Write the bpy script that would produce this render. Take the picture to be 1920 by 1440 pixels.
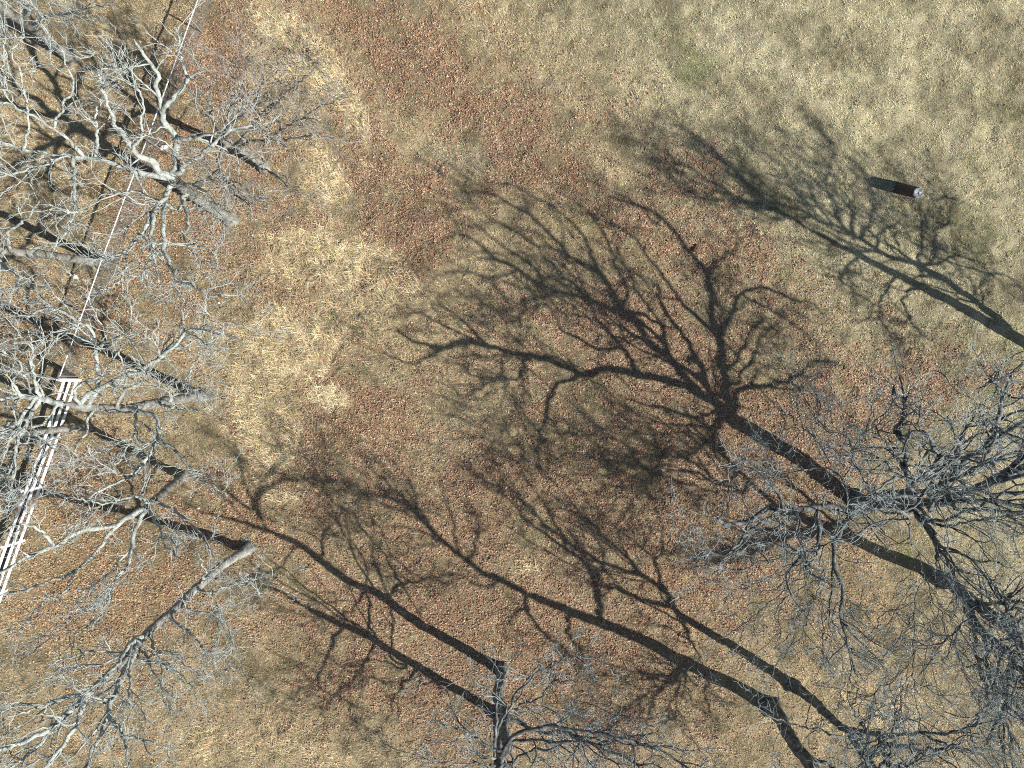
import bpy, math, random
import numpy as np

# ------------------------------------------------------------------ camera, sky, sun, exposure
for o in list(bpy.data.objects):
    bpy.data.objects.remove(o)
SC = bpy.context.scene
COL = SC.collection
CAM_H = 32.4                      # metres above the ground
F_PX = 1331.0                     # focal length in photograph pixels (1920 wide)
PPM = F_PX / CAM_H                # photograph pixels per metre on the ground
cd = bpy.data.cameras.new('camera')
cam = bpy.data.objects.new('camera', cd)
COL.objects.link(cam)
cam.location = (0, 0, CAM_H)
cam.rotation_euler = (0, 0, 0)
cd.sensor_width = 36.0
cd.sensor_fit = 'HORIZONTAL'
cd.lens = 36.0 * F_PX / 1920.0
cd.clip_start = 0.1
cd.clip_end = 2000
SC.camera = cam

SUN_EL = math.radians(34.0)
SHADOW = (-0.869, 0.495)          # the way shadows run on the ground (x right, y up in the picture)
COT = 1.0 / math.tan(SUN_EL)
sun_dir = (-SHADOW[0] * math.cos(SUN_EL), -SHADOW[1] * math.cos(SUN_EL), math.sin(SUN_EL))
sl = bpy.data.lights.new('sun', 'SUN')
sl.energy = 4.8
sl.angle = math.radians(0.5)
sl.color = (1.0, 0.95, 0.87)
sun = bpy.data.objects.new('sun', sl)
COL.objects.link(sun)
from mathutils import Vector, Matrix
sun.rotation_euler = Vector(sun_dir).to_track_quat('Z', 'Y').to_euler()
sun.location = (20, -12, 30)

W = bpy.data.worlds.new('World')
SC.world = W
W.use_nodes = True
wn = W.node_tree
bg = wn.nodes['Background']
sk = wn.nodes.new('ShaderNodeTexSky')
sk.sky_type = 'NISHITA'
sk.sun_disc = False
sk.sun_elevation = SUN_EL
sk.sun_rotation = math.atan2(sun_dir[0], sun_dir[1])
sk.air_density = 1.0
sk.dust_density = 0.6
wn.links.new(sk.outputs[0], bg.inputs[0])
bg.inputs[1].default_value = 0.056
SC.view_settings.view_transform = 'Standard'
SC.view_settings.look = 'None'
SC.view_settings.exposure = 0.93
SC.view_settings.gamma = 1.0
SC.view_settings.use_curve_mapping = False
SC.cycles.use_denoising = False
SC.cycles.filter_width = 1.05

# ------------------------------------------------------------------ helpers
rng = np.random.default_rng(11)


def gx(px, py):
    """ground point seen at a photograph pixel"""
    return np.array([(px - 960.0) / PPM, (720.0 - py) / PPM])


def from_view(px, py, h):
    """point at height h on the line of sight of a photograph pixel"""
    g = gx(px, py) * (CAM_H - h) / CAM_H
    return np.array([g[0], g[1], h])


def from_shadow(px, py, h):
    """point at height h whose shadow falls on the ground at a pixel"""
    g = gx(px, py)
    return np.array([g[0] - h * COT * SHADOW[0], g[1] - h * COT * SHADOW[1], h])


def make_mesh(name, V, F, mat=None, smooth=True, attrs=None):
    """V (n,3), F (m,k) all faces with k corners"""
    me = bpy.data.meshes.new(name)
    V = np.ascontiguousarray(V, dtype=np.float32)
    F = np.ascontiguousarray(F, dtype=np.int32)
    n, k = F.shape
    me.vertices.add(len(V))
    me.vertices.foreach_set('co', V.ravel())
    me.loops.add(n * k)
    me.loops.foreach_set('vertex_index', F.ravel())
    me.polygons.add(n)
    me.polygons.foreach_set('loop_start', np.arange(0, n * k, k, dtype=np.int32))
    me.polygons.foreach_set('loop_total', np.full(n, k, dtype=np.int32))
    if smooth:
        me.polygons.foreach_set('use_smooth', np.ones(n, dtype=bool))
    for an, arr in (attrs or {}).items():
        a = me.attributes.new(an, 'FLOAT_COLOR', 'POINT')
        buf = np.ones((len(V), 4), dtype=np.float32)
        buf[:, :arr.shape[1]] = arr
        a.data.foreach_set('color', buf.ravel())
    me.update()
    if mat:
        me.materials.append(mat)
    return me


def link(name, me, parent=None):
    o = bpy.data.objects.new(name, me)
    COL.objects.link(o)
    if parent is not None:
        o.parent = parent
    return o


def thing(name, label, cat, loc, group=None):
    o = bpy.data.objects.new(name, None)
    o.empty_display_size = 0.3
    COL.objects.link(o)
    o.location = loc
    tag(o, label, cat, group)
    return o


def tag(o, label, cat, group=None):
    o['label'] = label
    o['category'] = cat
    if group:
        o['group'] = group
    return o


def tubes(P, R, sides, seed=0, cap=True, wob=0.0):
    """P (N,K,3) centre lines, R (N,K) radii -> verts, quads"""
    r_ = np.random.default_rng(seed)
    N, K, _ = P.shape
    T = np.empty_like(P)
    T[:, 1:-1] = P[:, 2:] - P[:, :-2]
    T[:, 0] = P[:, 1] - P[:, 0]
    T[:, -1] = P[:, -1] - P[:, -2]
    T /= np.linalg.norm(T, axis=2, keepdims=True) + 1e-9
    mt = T.mean(axis=1)
    mt /= np.linalg.norm(mt, axis=1, keepdims=True) + 1e-9
    ref = np.cross(mt, r_.normal(size=(N, 3)))
    ref /= np.linalg.norm(ref, axis=1, keepdims=True) + 1e-9
    A = np.cross(T, ref[:, None, :])
    A /= np.linalg.norm(A, axis=2, keepdims=True) + 1e-9
    B = np.cross(T, A)
    ang = np.arange(sides) * 2 * math.pi / sides
    c, s = np.cos(ang), np.sin(ang)
    rad = R[:, :, None] * np.ones(sides)
    if wob > 0:
        rad = rad * (1 + wob * r_.normal(size=(N, K, sides)))
    V = P[:, :, None, :] + rad[..., None] * (A[:, :, None, :] * c[:, None] + B[:, :, None, :] * s[:, None])
    base = (np.arange(N) * K * sides)[:, None, None]
    kk = (np.arange(K - 1) * sides)[None, :, None]
    j = np.arange(sides)[None, None, :]
    j2 = (j + 1) % sides
    a = base + kk + j
    b = base + kk + j2
    F = np.stack([a, b, b + sides, a + sides], axis=-1).reshape(-1, 4)
    return V.reshape(-1, 3), F


def catmull(pts, n):
    """smooth resample of a polyline to n points"""
    p = np.asarray(pts, float)
    if len(p) == 2:
        t = np.linspace(0, 1, n)[:, None]
        return p[0] * (1 - t) + p[1] * t
    q = np.vstack([2 * p[0] - p[1], p, 2 * p[-1] - p[-2]])
    out = []
    for i in range(1, len(q) - 2):
        t = np.linspace(0, 1, 9)[:-1, None]
        a, b, c, d = q[i - 1], q[i], q[i + 1], q[i + 2]
        out.append(0.5 * (2 * b + (c - a) * t + (2 * a - 5 * b + 4 * c - d) * t ** 2 + (3 * b - a - 3 * c + d) * t ** 3))
    out.append(p[-1][None])
    out = np.vstack(out)
    s = np.r_[0, np.cumsum(np.linalg.norm(np.diff(out, axis=0), axis=1))]
    u = np.linspace(0, s[-1], n)
    return np.stack([np.interp(u, s, out[:, k]) for k in range(3)], axis=1)


def vnoise(x, y, scale, seed):
    """smooth value noise 0..1 on arrays"""
    r_ = np.random.default_rng(seed)
    G = r_.random((256, 256))
    u = x / scale + 1000.3
    v = y / scale + 1000.7
    i = np.floor(u).astype(int)
    j = np.floor(v).astype(int)
    fu, fv = u - i, v - j
    fu = fu * fu * (3 - 2 * fu)
    fv = fv * fv * (3 - 2 * fv)
    g = lambda a, b: G[a % 256, b % 256]
    return ((g(i, j) * (1 - fu) + g(i + 1, j) * fu) * (1 - fv) + (g(i, j + 1) * (1 - fu) + g(i + 1, j + 1) * fu) * fv)


def fbm(x, y, scale, seed, octs=4):
    t, a, s = 0, 0.5, 0
    for o in range(octs):
        t = t + a * vnoise(x, y, scale / 2 ** o, seed + o)
        s += a
        a *= 0.55
    return t / s


# ------------------------------------------------------------------ materials
def new_mat(name):
    m = bpy.data.materials.new(name)
    m.use_nodes = True
    nt = m.node_tree
    return m, nt, nt.nodes['Principled BSDF']


def N(nt, t, **kw):
    n = nt.nodes.new(t)
    for k, v in kw.items():
        setattr(n, k, v)
    return n


def ramp(nt, stops):
    r = nt.nodes.new('ShaderNodeValToRGB')
    e = r.color_ramp.elements
    while len(e) < len(stops):
        e.new(0.5)
    for q, (p, c) in zip(e, stops):
        q.position = p
        q.color = (*c, 1)
    return r


def mixc(nt, fac, a, b, mode='MIX'):
    m = nt.nodes.new('ShaderNodeMix')
    m.data_type = 'RGBA'
    m.blend_type = mode
    for s, v in ((0, fac), (6, a), (7, b)):
        if hasattr(v, 'is_linked') or hasattr(v, 'links'):
            nt.links.new(v, m.inputs[s])
        elif isinstance(v, (int, float)):
            m.inputs[s].default_value = v
        else:
            m.inputs[s].default_value = (*v, 1)
    return m.outputs[2]


def bark_material(name, dark, mid, light, lichen, lic=0.5):
    m, nt, b = new_mat(name)
    L = nt.links.new
    g = N(nt, 'ShaderNodeNewGeometry')
    n1 = N(nt, 'ShaderNodeTexNoise')
    n1.inputs['Scale'].default_value = 3.2
    n1.inputs['Detail'].default_value = 6
    n1.inputs['Roughness'].default_value = 0.7
    L(g.outputs['Position'], n1.inputs['Vector'])
    r1 = ramp(nt, [(0.30, dark), (0.47, mid), (0.64, light)])
    L(n1.outputs[0], r1.inputs[0])
    n2 = N(nt, 'ShaderNodeTexNoise')
    n2.inputs['Scale'].default_value = 9.0
    n2.inputs['Detail'].default_value = 4
    L(g.outputs['Position'], n2.inputs['Vector'])
    r2 = ramp(nt, [(0.5, (0, 0, 0)), (0.62, (1, 1, 1))])
    L(n2.outputs[0], r2.inputs[0])
    mu = N(nt, 'ShaderNodeMath', operation='MULTIPLY')
    L(r2.outputs[0], mu.inputs[0])
    mu.inputs[1].default_value = lic
    c = mixc(nt, mu.outputs[0], r1.outputs[0], lichen)
    L(c, b.inputs['Base Color'])
    b.inputs['Roughness'].default_value = 0.9
    b.inputs['Specular IOR Level'].default_value = 0.2
    n3 = N(nt, 'ShaderNodeTexNoise')
    n3.inputs['Scale'].default_value = 22
    n3.inputs['Detail'].default_value = 5
    L(g.outputs['Position'], n3.inputs['Vector'])
    bp = N(nt, 'ShaderNodeBump')
    bp.inputs['Strength'].default_value = 0.8
    bp.inputs['Distance'].default_value = 0.03
    L(n3.outputs[0], bp.inputs['Height'])
    L(bp.outputs[0], b.inputs['Normal'])
    return m


M_BARK = bark_material('lichened_bark', (0.10, 0.10, 0.09), (0.25, 0.26, 0.24), (0.42, 0.45, 0.42), (0.36, 0.44, 0.40), 0.7)
M_TWIG = bark_material('pale_twig_bark', (0.15, 0.155, 0.15), (0.32, 0.345, 0.335), (0.53, 0.575, 0.56), (0.37, 0.43, 0.41), 0.5)
M_BARK_SHADED = bark_material('shaded_bark', (0.028, 0.028, 0.028), (0.075, 0.076, 0.076), (0.2, 0.21, 0.205), (0.26, 0.31, 0.30), 0.35)  # bark colour darkened to carry the shaded sides turned to the camera
M_TWIG2 = bark_material('grey_twig_bark', (0.09, 0.10, 0.105), (0.20, 0.235, 0.24), (0.40, 0.46, 0.46), (0.36, 0.45, 0.44), 0.5)
M_TWIG3 = bark_material('brown_twig_bark', (0.13, 0.12, 0.11), (0.24, 0.23, 0.21), (0.36, 0.35, 0.33), (0.33, 0.35, 0.32), 0.3)
M_TRUNK = bark_material('furrowed_grey_bark', (0.06, 0.055, 0.05), (0.15, 0.145, 0.13), (0.27, 0.265, 0.24), (0.30, 0.32, 0.28), 0.4)


def flat_material(name, col, rough=0.6, var=0.12, scale=8.0, metal=0.0, spec=0.4):
    m, nt, b = new_mat(name)
    g = N(nt, 'ShaderNodeNewGeometry')
    n = N(nt, 'ShaderNodeTexNoise')
    n.inputs['Scale'].default_value = scale
    n.inputs['Detail'].default_value = 5
    nt.links.new(g.outputs['Position'], n.inputs['Vector'])
    lo = tuple(c * (1 - var * 2) for c in col)
    hi = tuple(min(1, c * (1 + var)) for c in col)
    r = ramp(nt, [(0.33, lo), (0.6, hi)])
    nt.links.new(n.outputs[0], r.inputs[0])
    nt.links.new(r.outputs[0], b.inputs['Base Color'])
    b.inputs['Roughness'].default_value = rough
    b.inputs['Metallic'].default_value = metal
    b.inputs['Specular IOR Level'].default_value = spec
    return m


def attr_material(name, rough=0.85, trans=0.0):
    m, nt, b = new_mat(name)
    a = N(nt, 'ShaderNodeAttribute')
    a.attribute_name = 'tint'
    nt.links.new(a.outputs['Color'], b.inputs['Base Color'])
    b.inputs['Roughness'].default_value = rough
    b.inputs['Specular IOR Level'].default_value = 0.25
    return m


# ------------------------------------------------------------------ what grows and lies where (ground cover map)
def blob(px, py, x, y, rx, ry, ang=0.0):
    a = math.radians(ang)
    dx, dy = px - x, py - y
    u = dx * math.cos(a) + dy * math.sin(a)
    v = -dx * math.sin(a) + dy * math.cos(a)
    return np.exp(-((u / rx) ** 2 + (v / ry) ** 2))


LEAF = [(425, 55, 45, 80, 10, 1.0), (400, 150, 40, 60, 0, .7), (720, 85, 120, 60, 40, .75), (690, 40, 70, 40, 30, .5), (930, 205, 105, 62, 35, 1.0), (850, 190, 90, 50, 30, .7),
        (800, 150, 60, 50, 0, .5), (690, 290, 40, 80, -15, .95), (650, 200, 25, 70, -30, .7), (725, 400, 45, 80, -10, 1.0),
        (750, 480, 50, 60, 0, 1.0), (1035, 318, 75, 28, 15, .9), (935, 312, 40, 36, 0, .8), (1110, 185, 60, 60, 30, .35),
        (600, 740, 110, 70, 0, .95), (700, 800, 90, 60, 0, .75), (560, 560, 60, 60, 0, .75), (670, 530, 28, 26, 0, 1.1),
        (600, 830, 90, 60, 0, .6), (500, 560, 60, 60, 0, .5), (820, 420, 60, 50, 20, .7), (880, 960, 50, 90, 0, .75), (1000, 880, 130, 90, 0, .55),
        (860, 1110, 50, 30, 0, .9), (1240, 965, 130, 60, 10, 1.05), (1300, 860, 110, 60, 0, .8), (1180, 760, 150, 110, 0, .45),
        (1110, 640, 200, 120, 0, .4), (1780, 700, 150, 55, 8, .9), (1650, 760, 120, 60, 0, .7), (1500, 800, 160, 120, 0, .65),
        (1300, 620, 150, 100, 0, .5), (1180, 400, 150, 70, 20, .55), (1330, 330, 120, 60, 25, .5), (1520, 900, 160, 120, 0, .7),
        (150, 1100, 190, 180, 0, .7), (120, 900, 100, 90, 0, .85), (220, 600, 60, 60, 0, .85), (270, 420, 120, 150, 0, .6),
        (60, 600, 90, 90, 0, .7), (460, 960, 120, 60, 0, .5), (700, 1180, 260, 120, 0, .5), (1000, 1150, 260, 150, 0, .6),
        (880, 1330, 200, 90, 0, .5), (1100, 1300, 200, 120, 0, .5), (400, 500, 90, 60, 0, .45), (560, 420, 70, 60, 0, .35), (300, 1000, 120, 100, 0, .55),
        (340, 200, 60, 130, 20, .5), (480, 370, 90, 80, 0, .55), (530, 260, 80, 70, 0, .45), (730, 950, 120, 90, 0, .4), (1400, 1080, 120, 70, 0, .6),
        (1350, 470, 100, 70, 0, .4), (1560, 560, 200, 70, 20, .3), (1220, 1120, 110, 60, 0, .5)]
PALE = [(560, 180, 90, 170, -12, .28), (560, 560, 130, 260, 0, .34), (520, 760, 80, 160, 0, .3), (545, 90, 40, 60, -35, .9), (600, 140, 40, 30, 30, .7), (660, 210, 22, 50, -25, .9), (700, 270, 12, 60, -10, .5), (620, 330, 30, 50, -20, .6),
        (665, 490, 95, 22, 0, .9), (640, 560, 22, 30, 0, .8), (710, 575, 32, 42, 20, 1.0), (610, 630, 26, 50, 0, .9), (770, 540, 14, 14, 0, .9),
        (740, 365, 9, 12, 0, 1.0), (560, 470, 60, 40, 0, .6), (500, 640, 60, 50, 0, .5), (500, 740, 50, 60, 0, .5), (520, 830, 50, 40, 0, .4),
        (530, 930, 40, 20, 0, .5), (370, 1385, 30, 30, 0, .8), (560, 1400, 160, 60, 0, .35), (1850, 860, 60, 70, 0, .5), (1650, 1330, 180, 80, 0, .4),
        (1215, 1170, 18, 20, 0, .6), (620, 740, 30, 20, 0, .5), (40, 250, 90, 60, 0, .35), (200, 60, 50, 60, 0, .3), (1000, 1060, 40, 18, 0, .5)]
GREY = [(830, 320, 60, 25, -20, .6), (700, 620, 60, 40, 0, .3), (780, 760, 40, 60, 0, .3), (1000, 150, 40, 60, 0, .2), (560, 40, 60, 60, 0, .25),
        (215, 440, 35, 60, 20, .5), (180, 560, 30, 90, 20, .4)]
GREEN = [(1285, 115, 40, 40, 0, .7), (1250, 50, 60, 40, 0, .35), (1310, 150, 30, 20, 0, .4), (1640, 270, 50, 20, 20, .5), (1830, 305, 30, 30, 0, .45),
         (1870, 220, 50, 60, 0, .35), (1885, 730, 40, 35, 0, .7), (1900, 640, 40, 40, 0, .4), (1690, 320, 40, 30, 0, .3), (1230, 800, 26, 14, 0, .6), (775, 680, 18, 9, 0, .5),
         (1100, 420, 120, 40, 20, .4), (1350, 530, 60, 40, 0, .3), (1450, 520, 60, 30, 0, .3), (1700, 1040, 22, 30, 0, .7), (1745, 1000, 16, 12, 0, .4),
         (1160, 1290, 40, 20, 0, .15), (200, 640, 60, 60, 0, .2), (1310, 900, 40, 40, 0, .4), (1430, 1130, 22, 30, 0, .5), (1850, 480, 60, 50, 0, .3), (1880, 1040, 50, 50, 0, .2),
         (1780, 400, 100, 80, 0, .25), (1370, 1170, 20, 10, 0, .4)]
DIRT = [(900, 22, 5, 26, -35, 1.0), (985, 34, 4, 20, -35, .8), (930, 110, 4, 18, -30, .8), (640, 350, 10, 22, 0, .6), (1745, 630, 20, 20, 0, .4),
        (540, 530, 16, 20, 0, .5), (470, 660, 16, 16, 0, .3)]
ASH = [(1283, 834, 20, 9, 10, 1.0), (1275, 890, 9, 15, -20, .9), (1305, 935, 22, 14, 20, .6), (550, 930, 20, 9, 0, .4)]


def cover(x, y):
    """weights of leaf litter, bleached grass, grey thatch, green, bare dirt, ash at world points"""
    px0, py0 = 960 + x * PPM, 720 - y * PPM
    wx = (fbm(x, y, 2.4, 5, 4) - .5) * 130
    wy = (fbm(x, y, 2.4, 25, 4) - .5) * 130
    px, py = px0 + wx, py0 + wy
    # mowing / wind drift streaks run from upper left to lower right
    u = (x * 0.707 - y * 0.707)
    v = (x * 0.707 + y * 0.707)
    streak = fbm(u * 0.30, v, 0.9, 41, 4)
    n1 = fbm(x, y, 1.5, 61, 4)
    n2 = fbm(x, y, 0.55, 71, 3)

    def tot(lst, qx, qy):
        t = np.zeros_like(x)
        for b in lst:
            t = t + b[5] * blob(qx, qy, *b[:5])
        return t
    right = np.clip((px0 - 1100) / 500 - (py0 - 350) / 700, 0, 1)       # open mown grass, upper right
    left_ = np.clip((430 - px0) / 150, 0, 1)
    leaf = tot(LEAF, px, py) * (.98 - .2 * left_) + 0.19 - 0.24 * right
    leaf = leaf + (n1 - .5) * 1.1 * (0.35 + leaf) + (n2 - .5) * 1.3 * (.25 + leaf) + (streak - .5) * 1.0 * (0.25 + leaf)
    leaf = leaf + np.clip(fbm(u * .35, v, .8, 88, 3) - .62, 0, 1) * 1.2 * right
    sm = lambda q, a, b: np.clip((q - a) / (b - a), 0, 1) ** 2 * (3 - 2 * np.clip((q - a) / (b - a), 0, 1))
    leaf = sm(leaf, 0.02, 1.05)
    pale = sm(1.35 * tot(PALE, px0 + wx * .4, py0 + wy * .4) * (0.45 + n2 * 1.3) + (n1 - .55) * .4, 0.12, 0.85)
    leaf = leaf * (1 - .8 * pale * (tot(PALE, px0 + wx * .4, py0 + wy * .4) > .45))
    grey = sm(tot(GREY, px, py) + (fbm(x, y, 1.9, 91, 4) - .5) * 1.3 + (streak - .5) * .9 * right, 0.05, 0.75)
    ptx, pty = px0 + wx * .25, py0 + wy * .25
    green = sm(tot(GREEN, ptx, pty) * (0.3 + 1.5 * fbm(x, y, .8, 97, 3)) + (fbm(x, y, 1.2, 98, 4) - .56) * 1.1 * (0.35 + .5 * right), 0.1, 0.9)
    dirt = sm(tot(DIRT, px0 + wx * .12, py0 + wy * .12) + (n2 - .5) * .5, 0.3, 0.9)
    ash = sm(tot(ASH, px0 + wx * .15, py0 + wy * .15) + (n2 - .5) * .3, 0.25, 0.8)
    return leaf, pale, grey, green, dirt, ash, streak, n1, n2, right


C_STRAW = np.array([0.415, 0.335, 0.205])
C_PALE = np.array([0.60, 0.49, 0.31])
C_GREY = np.array([0.36, 0.325, 0.235])
C_GREEN = np.array([0.16, 0.20, 0.07])
C_DIRT = np.array([0.50, 0.30, 0.13])
C_ASH = np.array([0.52, 0.53, 0.50])
C_MOWN = np.array([0.43, 0.39, 0.25])
C_LEAFY = np.array([0.235, 0.15, 0.085])


def cover_colour(cv, x_, y_):
    leaf, pale, grey, green, dirt, ash, streak, n1, n2, right = cv
    c = np.tile(C_STRAW, (len(leaf), 1)).astype(float)

    def mx(c, col, w):
        w = np.clip(w, 0, 1)[:, None]
        return c * (1 - w) + col * w
    c = mx(c, C_MOWN, np.clip(right * 1.3 + .15, 0, 1))
    c = mx(c, C_GREY, grey * .8)
    c = mx(c, C_PALE, pale * .9)
    c = mx(c, C_GREEN, green * .5)
    px_ = (streak - .5) * (.85 + .35 * right) + (n2 - .5) * .85 + (n1 - .5) * .35 + (fbm(x_, y_, .22, 55, 2) - .5) * .5
    c = c * np.clip(1 + px_, .5, 1.45)[:, None]
    c = mx(c, C_DIRT, dirt)
    return mx(c, C_ASH, ash * .7)


def ground_z(x, y):
    z = (fbm(x, y, 3.2, 301, 4) - .5) * 0.18 + (fbm(x, y, 0.55, 311, 3) - .5) * 0.17
    pal = np.exp(-(((x + 8) / 4.5) ** 2 + ((y - 3) / 6.0) ** 2))
    z = z + pal * (fbm(x, y, 0.6, 321, 3) - .5) * 0.16
    return z


# ------------------------------------------------------------------ ground
def build_ground():
    m, nt, b = new_mat('ground_cover')
    L = nt.links.new
    a = N(nt, 'ShaderNodeAttribute')
    a.attribute_name = 'tint'
    g = N(nt, 'ShaderNodeNewGeometry')
    n1 = N(nt, 'ShaderNodeTexNoise')
    n1.inputs['Scale'].default_value = 14
    n1.inputs['Detail'].default_value = 7
    n1.inputs['Roughness'].default_value = 0.75
    L(g.outputs['Position'], n1.inputs['Vector'])
    r1 = ramp(nt, [(0.3, (0.42, 0.40, 0.38)), (0.5, (0.85, 0.85, 0.85)), (0.68, (1.2, 1.18, 1.12))])
    L(n1.outputs[0], r1.inputs[0])
    c = mixc(nt, 1.0, a.outputs['Color'], r1.outputs[0], 'MULTIPLY')
    L(c, b.inputs['Base Color'])
    b.inputs['Roughness'].default_value = 0.95
    b.inputs['Specular IOR Level'].default_value = 0.1
    n2 = N(nt, 'ShaderNodeTexNoise')
    n2.inputs['Scale'].default_value = 26
    n2.inputs['Detail'].default_value = 6
    L(g.outputs['Position'], n2.inputs['Vector'])
    bp = N(nt, 'ShaderNodeBump')
    bp.inputs['Strength'].default_value = 0.9
    bp.inputs['Distance'].default_value = 0.06
    L(n2.outputs[0], bp.inputs['Height'])
    L(bp.outputs[0], b.inputs['Normal'])
    # fine grid in view, stretching out to the horizon at the rim
    def axis(half, step, far):
        inner = np.arange(-half, half + step / 2, step)
        outer = half + np.cumsum(np.geomspace(step * 2, far / 3.0, 22))
        return np.r_[-outer[::-1], inner, outer]
    xs = axis(26.0, 0.122, 500)
    ys = axis(20.0, 0.122, 500)
    X, Y = np.meshgrid(xs, ys)
    x, y = X.ravel(), Y.ravel()
    cv = cover(x, y)
    col = cover_colour(cv, x, y)
    w = np.clip(cv[0] * .55, 0, 1)[:, None]
    col = col * (1 - w) + C_LEAFY * w
    col *= 0.74  # shade in the gaps between blades and litter, put into the tint
    V = np.stack([x, y, ground_z(x, y)], axis=1)
    nx, ny = len(xs), len(ys)
    i = np.arange(nx - 1)[None, :] + (np.arange(ny - 1) * nx)[:, None]
    F = np.stack([i, i + 1, i + 1 + nx, i + nx], axis=-1).reshape(-1, 4)
    o = link('ground', make_mesh('ground', V, F, m, True, {'tint': col}))
    o['kind'] = 'structure'
    return o


build_ground()

GX, GY = 24.6, 18.6       # half size of the strewn area


def strewn_points(n, r_, dens):
    """rejection-sampled points with density dens(x,y) in 0..1"""
    out = []
    got = 0
    while got < n:
        x = r_.uniform(-GX, GX, n)
        y = r_.uniform(-GY, GY, n)
        k = r_.random(n) < dens(x, y)
        out.append(np.stack([x[k], y[k]], 1))
        got += k.sum()
    return np.vstack(out)[:n]


def build_grass():
    """dry grass: every blade is a bent sliver of its own, leaning its own way"""
    r_ = np.random.default_rng(77)
    n = 600000

    def dens(x, y):
        cl = fbm(x, y, 0.35, 501, 2)
        return np.clip(0.25 + 1.5 * (cl - .32), 0.06, 1)
    p = strewn_points(n, r_, dens)
    x, y = p[:, 0], p[:, 1]
    cv = cover(x, y)
    col = cover_colour(cv, x, y)
    keep = r_.random(n) > cv[0] * .48 + cv[4] * .7 + cv[5] * .4
    x, y, col = x[keep], y[keep], col[keep]
    cv = [c[keep] for c in cv]
    n = len(x)
    col = col * (0.68 + .72 * r_.random((n, 1))) * (1 + .07 * r_.normal(size=(n, 3)))
    yellow = r_.random(n) < .12
    col[yellow] *= np.array([1.25, 1.1, .8])
    gr = r_.random(n) < .05 + .45 * cv[3]
    col[gr] = np.array([0.14, 0.20, 0.06]) * (0.6 + .9 * r_.random((gr.sum(), 1)))
    tuft = fbm(x, y, 0.5, 601, 2)
    Ln = r_.uniform(0.07, 0.17, n) * (1 + 1.3 * cv[1]) * (0.6 + .9 * tuft)
    az = r_.uniform(0, 2 * math.pi, n)
    tilt = r_.uniform(0.05, 0.7, n)
    wdt = r_.uniform(0.007, 0.014, n)
    z0 = ground_z(x, y) - 0.005
    d = np.stack([np.cos(az), np.sin(az)], 1)
    s = np.stack([-d[:, 1], d[:, 0]], 1)
    A = np.stack([x - s[:, 0] * wdt, y - s[:, 1] * wdt, z0], 1)
    B = np.stack([x + s[:, 0] * wdt, y + s[:, 1] * wdt, z0], 1)
    C = np.stack([x + d[:, 0] * Ln * np.cos(tilt), y + d[:, 1] * Ln * np.cos(tilt), z0 + 0.012 + Ln * np.sin(tilt)], 1)
    V = np.stack([A, B, C], 1).reshape(-1, 3)
    F = np.arange(3 * n).reshape(-1, 3)
    col = np.clip(col, 0.01, .8)
    tint = np.repeat(col, 3, axis=0)
    o = link('dry_grass', make_mesh('dry_grass', V, F, attr_material('dry_grass_blades'), False, {'tint': tint}))
    o['kind'] = 'stuff'
    tag(o, 'short dry straw coloured winter grass covering the whole ground', 'grass')


def build_leaves():
    """fallen oak leaves: bent kite-shaped pairs of faces"""
    r_ = np.random.default_rng(78)
    n = 270000

    def dens(x, y):
        c = cover(x, y)
        return np.clip(0.02 + c[0] ** 1.05 * (0.55 + 1.9 * (fbm(x, y, .33, 777, 2) - .4)), 0, 1)
    p = strewn_points(n, r_, dens)
    x, y = p[:, 0], p[:, 1]
    z = ground_z(x, y) + r_.uniform(0.008, 0.05, n)
    pal = np.array([[0.31, 0.17, 0.108], [0.215, 0.112, 0.073], [0.38, 0.238, 0.158], [0.42, 0.29, 0.20], [0.14, 0.08, 0.055], [0.47, 0.37, 0.27], [0.35, 0.165, 0.09]])
    col = pal[r_.choice(len(pal), n, p=[.22, .17, .17, .15, .12, .09, .08])] * (0.75 + .5 * r_.random((n, 1)))
    px = 960 + x * PPM
    orange = np.clip((420 - px) / 300, 0, 1)[:, None]
    col = col * (1 + orange * np.array([.12, .2, .02]))
    az = r_.uniform(0, 2 * math.pi, n)
    Ln = 0.022 + 0.03 * r_.random(n) ** 1.6
    Wd = Ln * r_.uniform(0.45, 0.75, n)
    d = np.stack([np.cos(az), np.sin(az)], 1)
    s = np.stack([-d[:, 1], d[:, 0]], 1)
    t1 = r_.normal(0, .27, n)
    t2 = r_.normal(0, .27, n)
    cup = r_.uniform(-.5, .8, n) * Wd
    P = np.stack([x, y, z], 1)

    def off(a, b, dz):
        return P + np.stack([d[:, 0] * a + s[:, 0] * b, d[:, 1] * a + s[:, 1] * b, dz], 1)
    v0 = off(-Ln, 0 * Ln, -Ln * t1)
    v1 = off(0.1 * Ln, -Wd, -Wd * t2 + cup)
    v2 = off(Ln, 0 * Ln, Ln * t1)
    v3 = off(0.1 * Ln, Wd, Wd * t2 + cup)
    V = np.stack([v0, v1, v2, v3], 1).reshape(-1, 3)
    i = np.arange(n) * 4
    F = np.concatenate([np.stack([i, i + 1, i + 2], 1), np.stack([i, i + 2, i + 3], 1)])
    tint = np.repeat(np.clip(col, 0.01, .8), 4, axis=0)
    o = link('fallen_leaves', make_mesh('fallen_leaves', V, F, attr_material('fallen_leaf', .7), False, {'tint': tint}))
    o['kind'] = 'stuff'
    tag(o, 'reddish brown fallen oak leaves drifted over the grass', 'leaves')


build_grass()
build_leaves()


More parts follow.
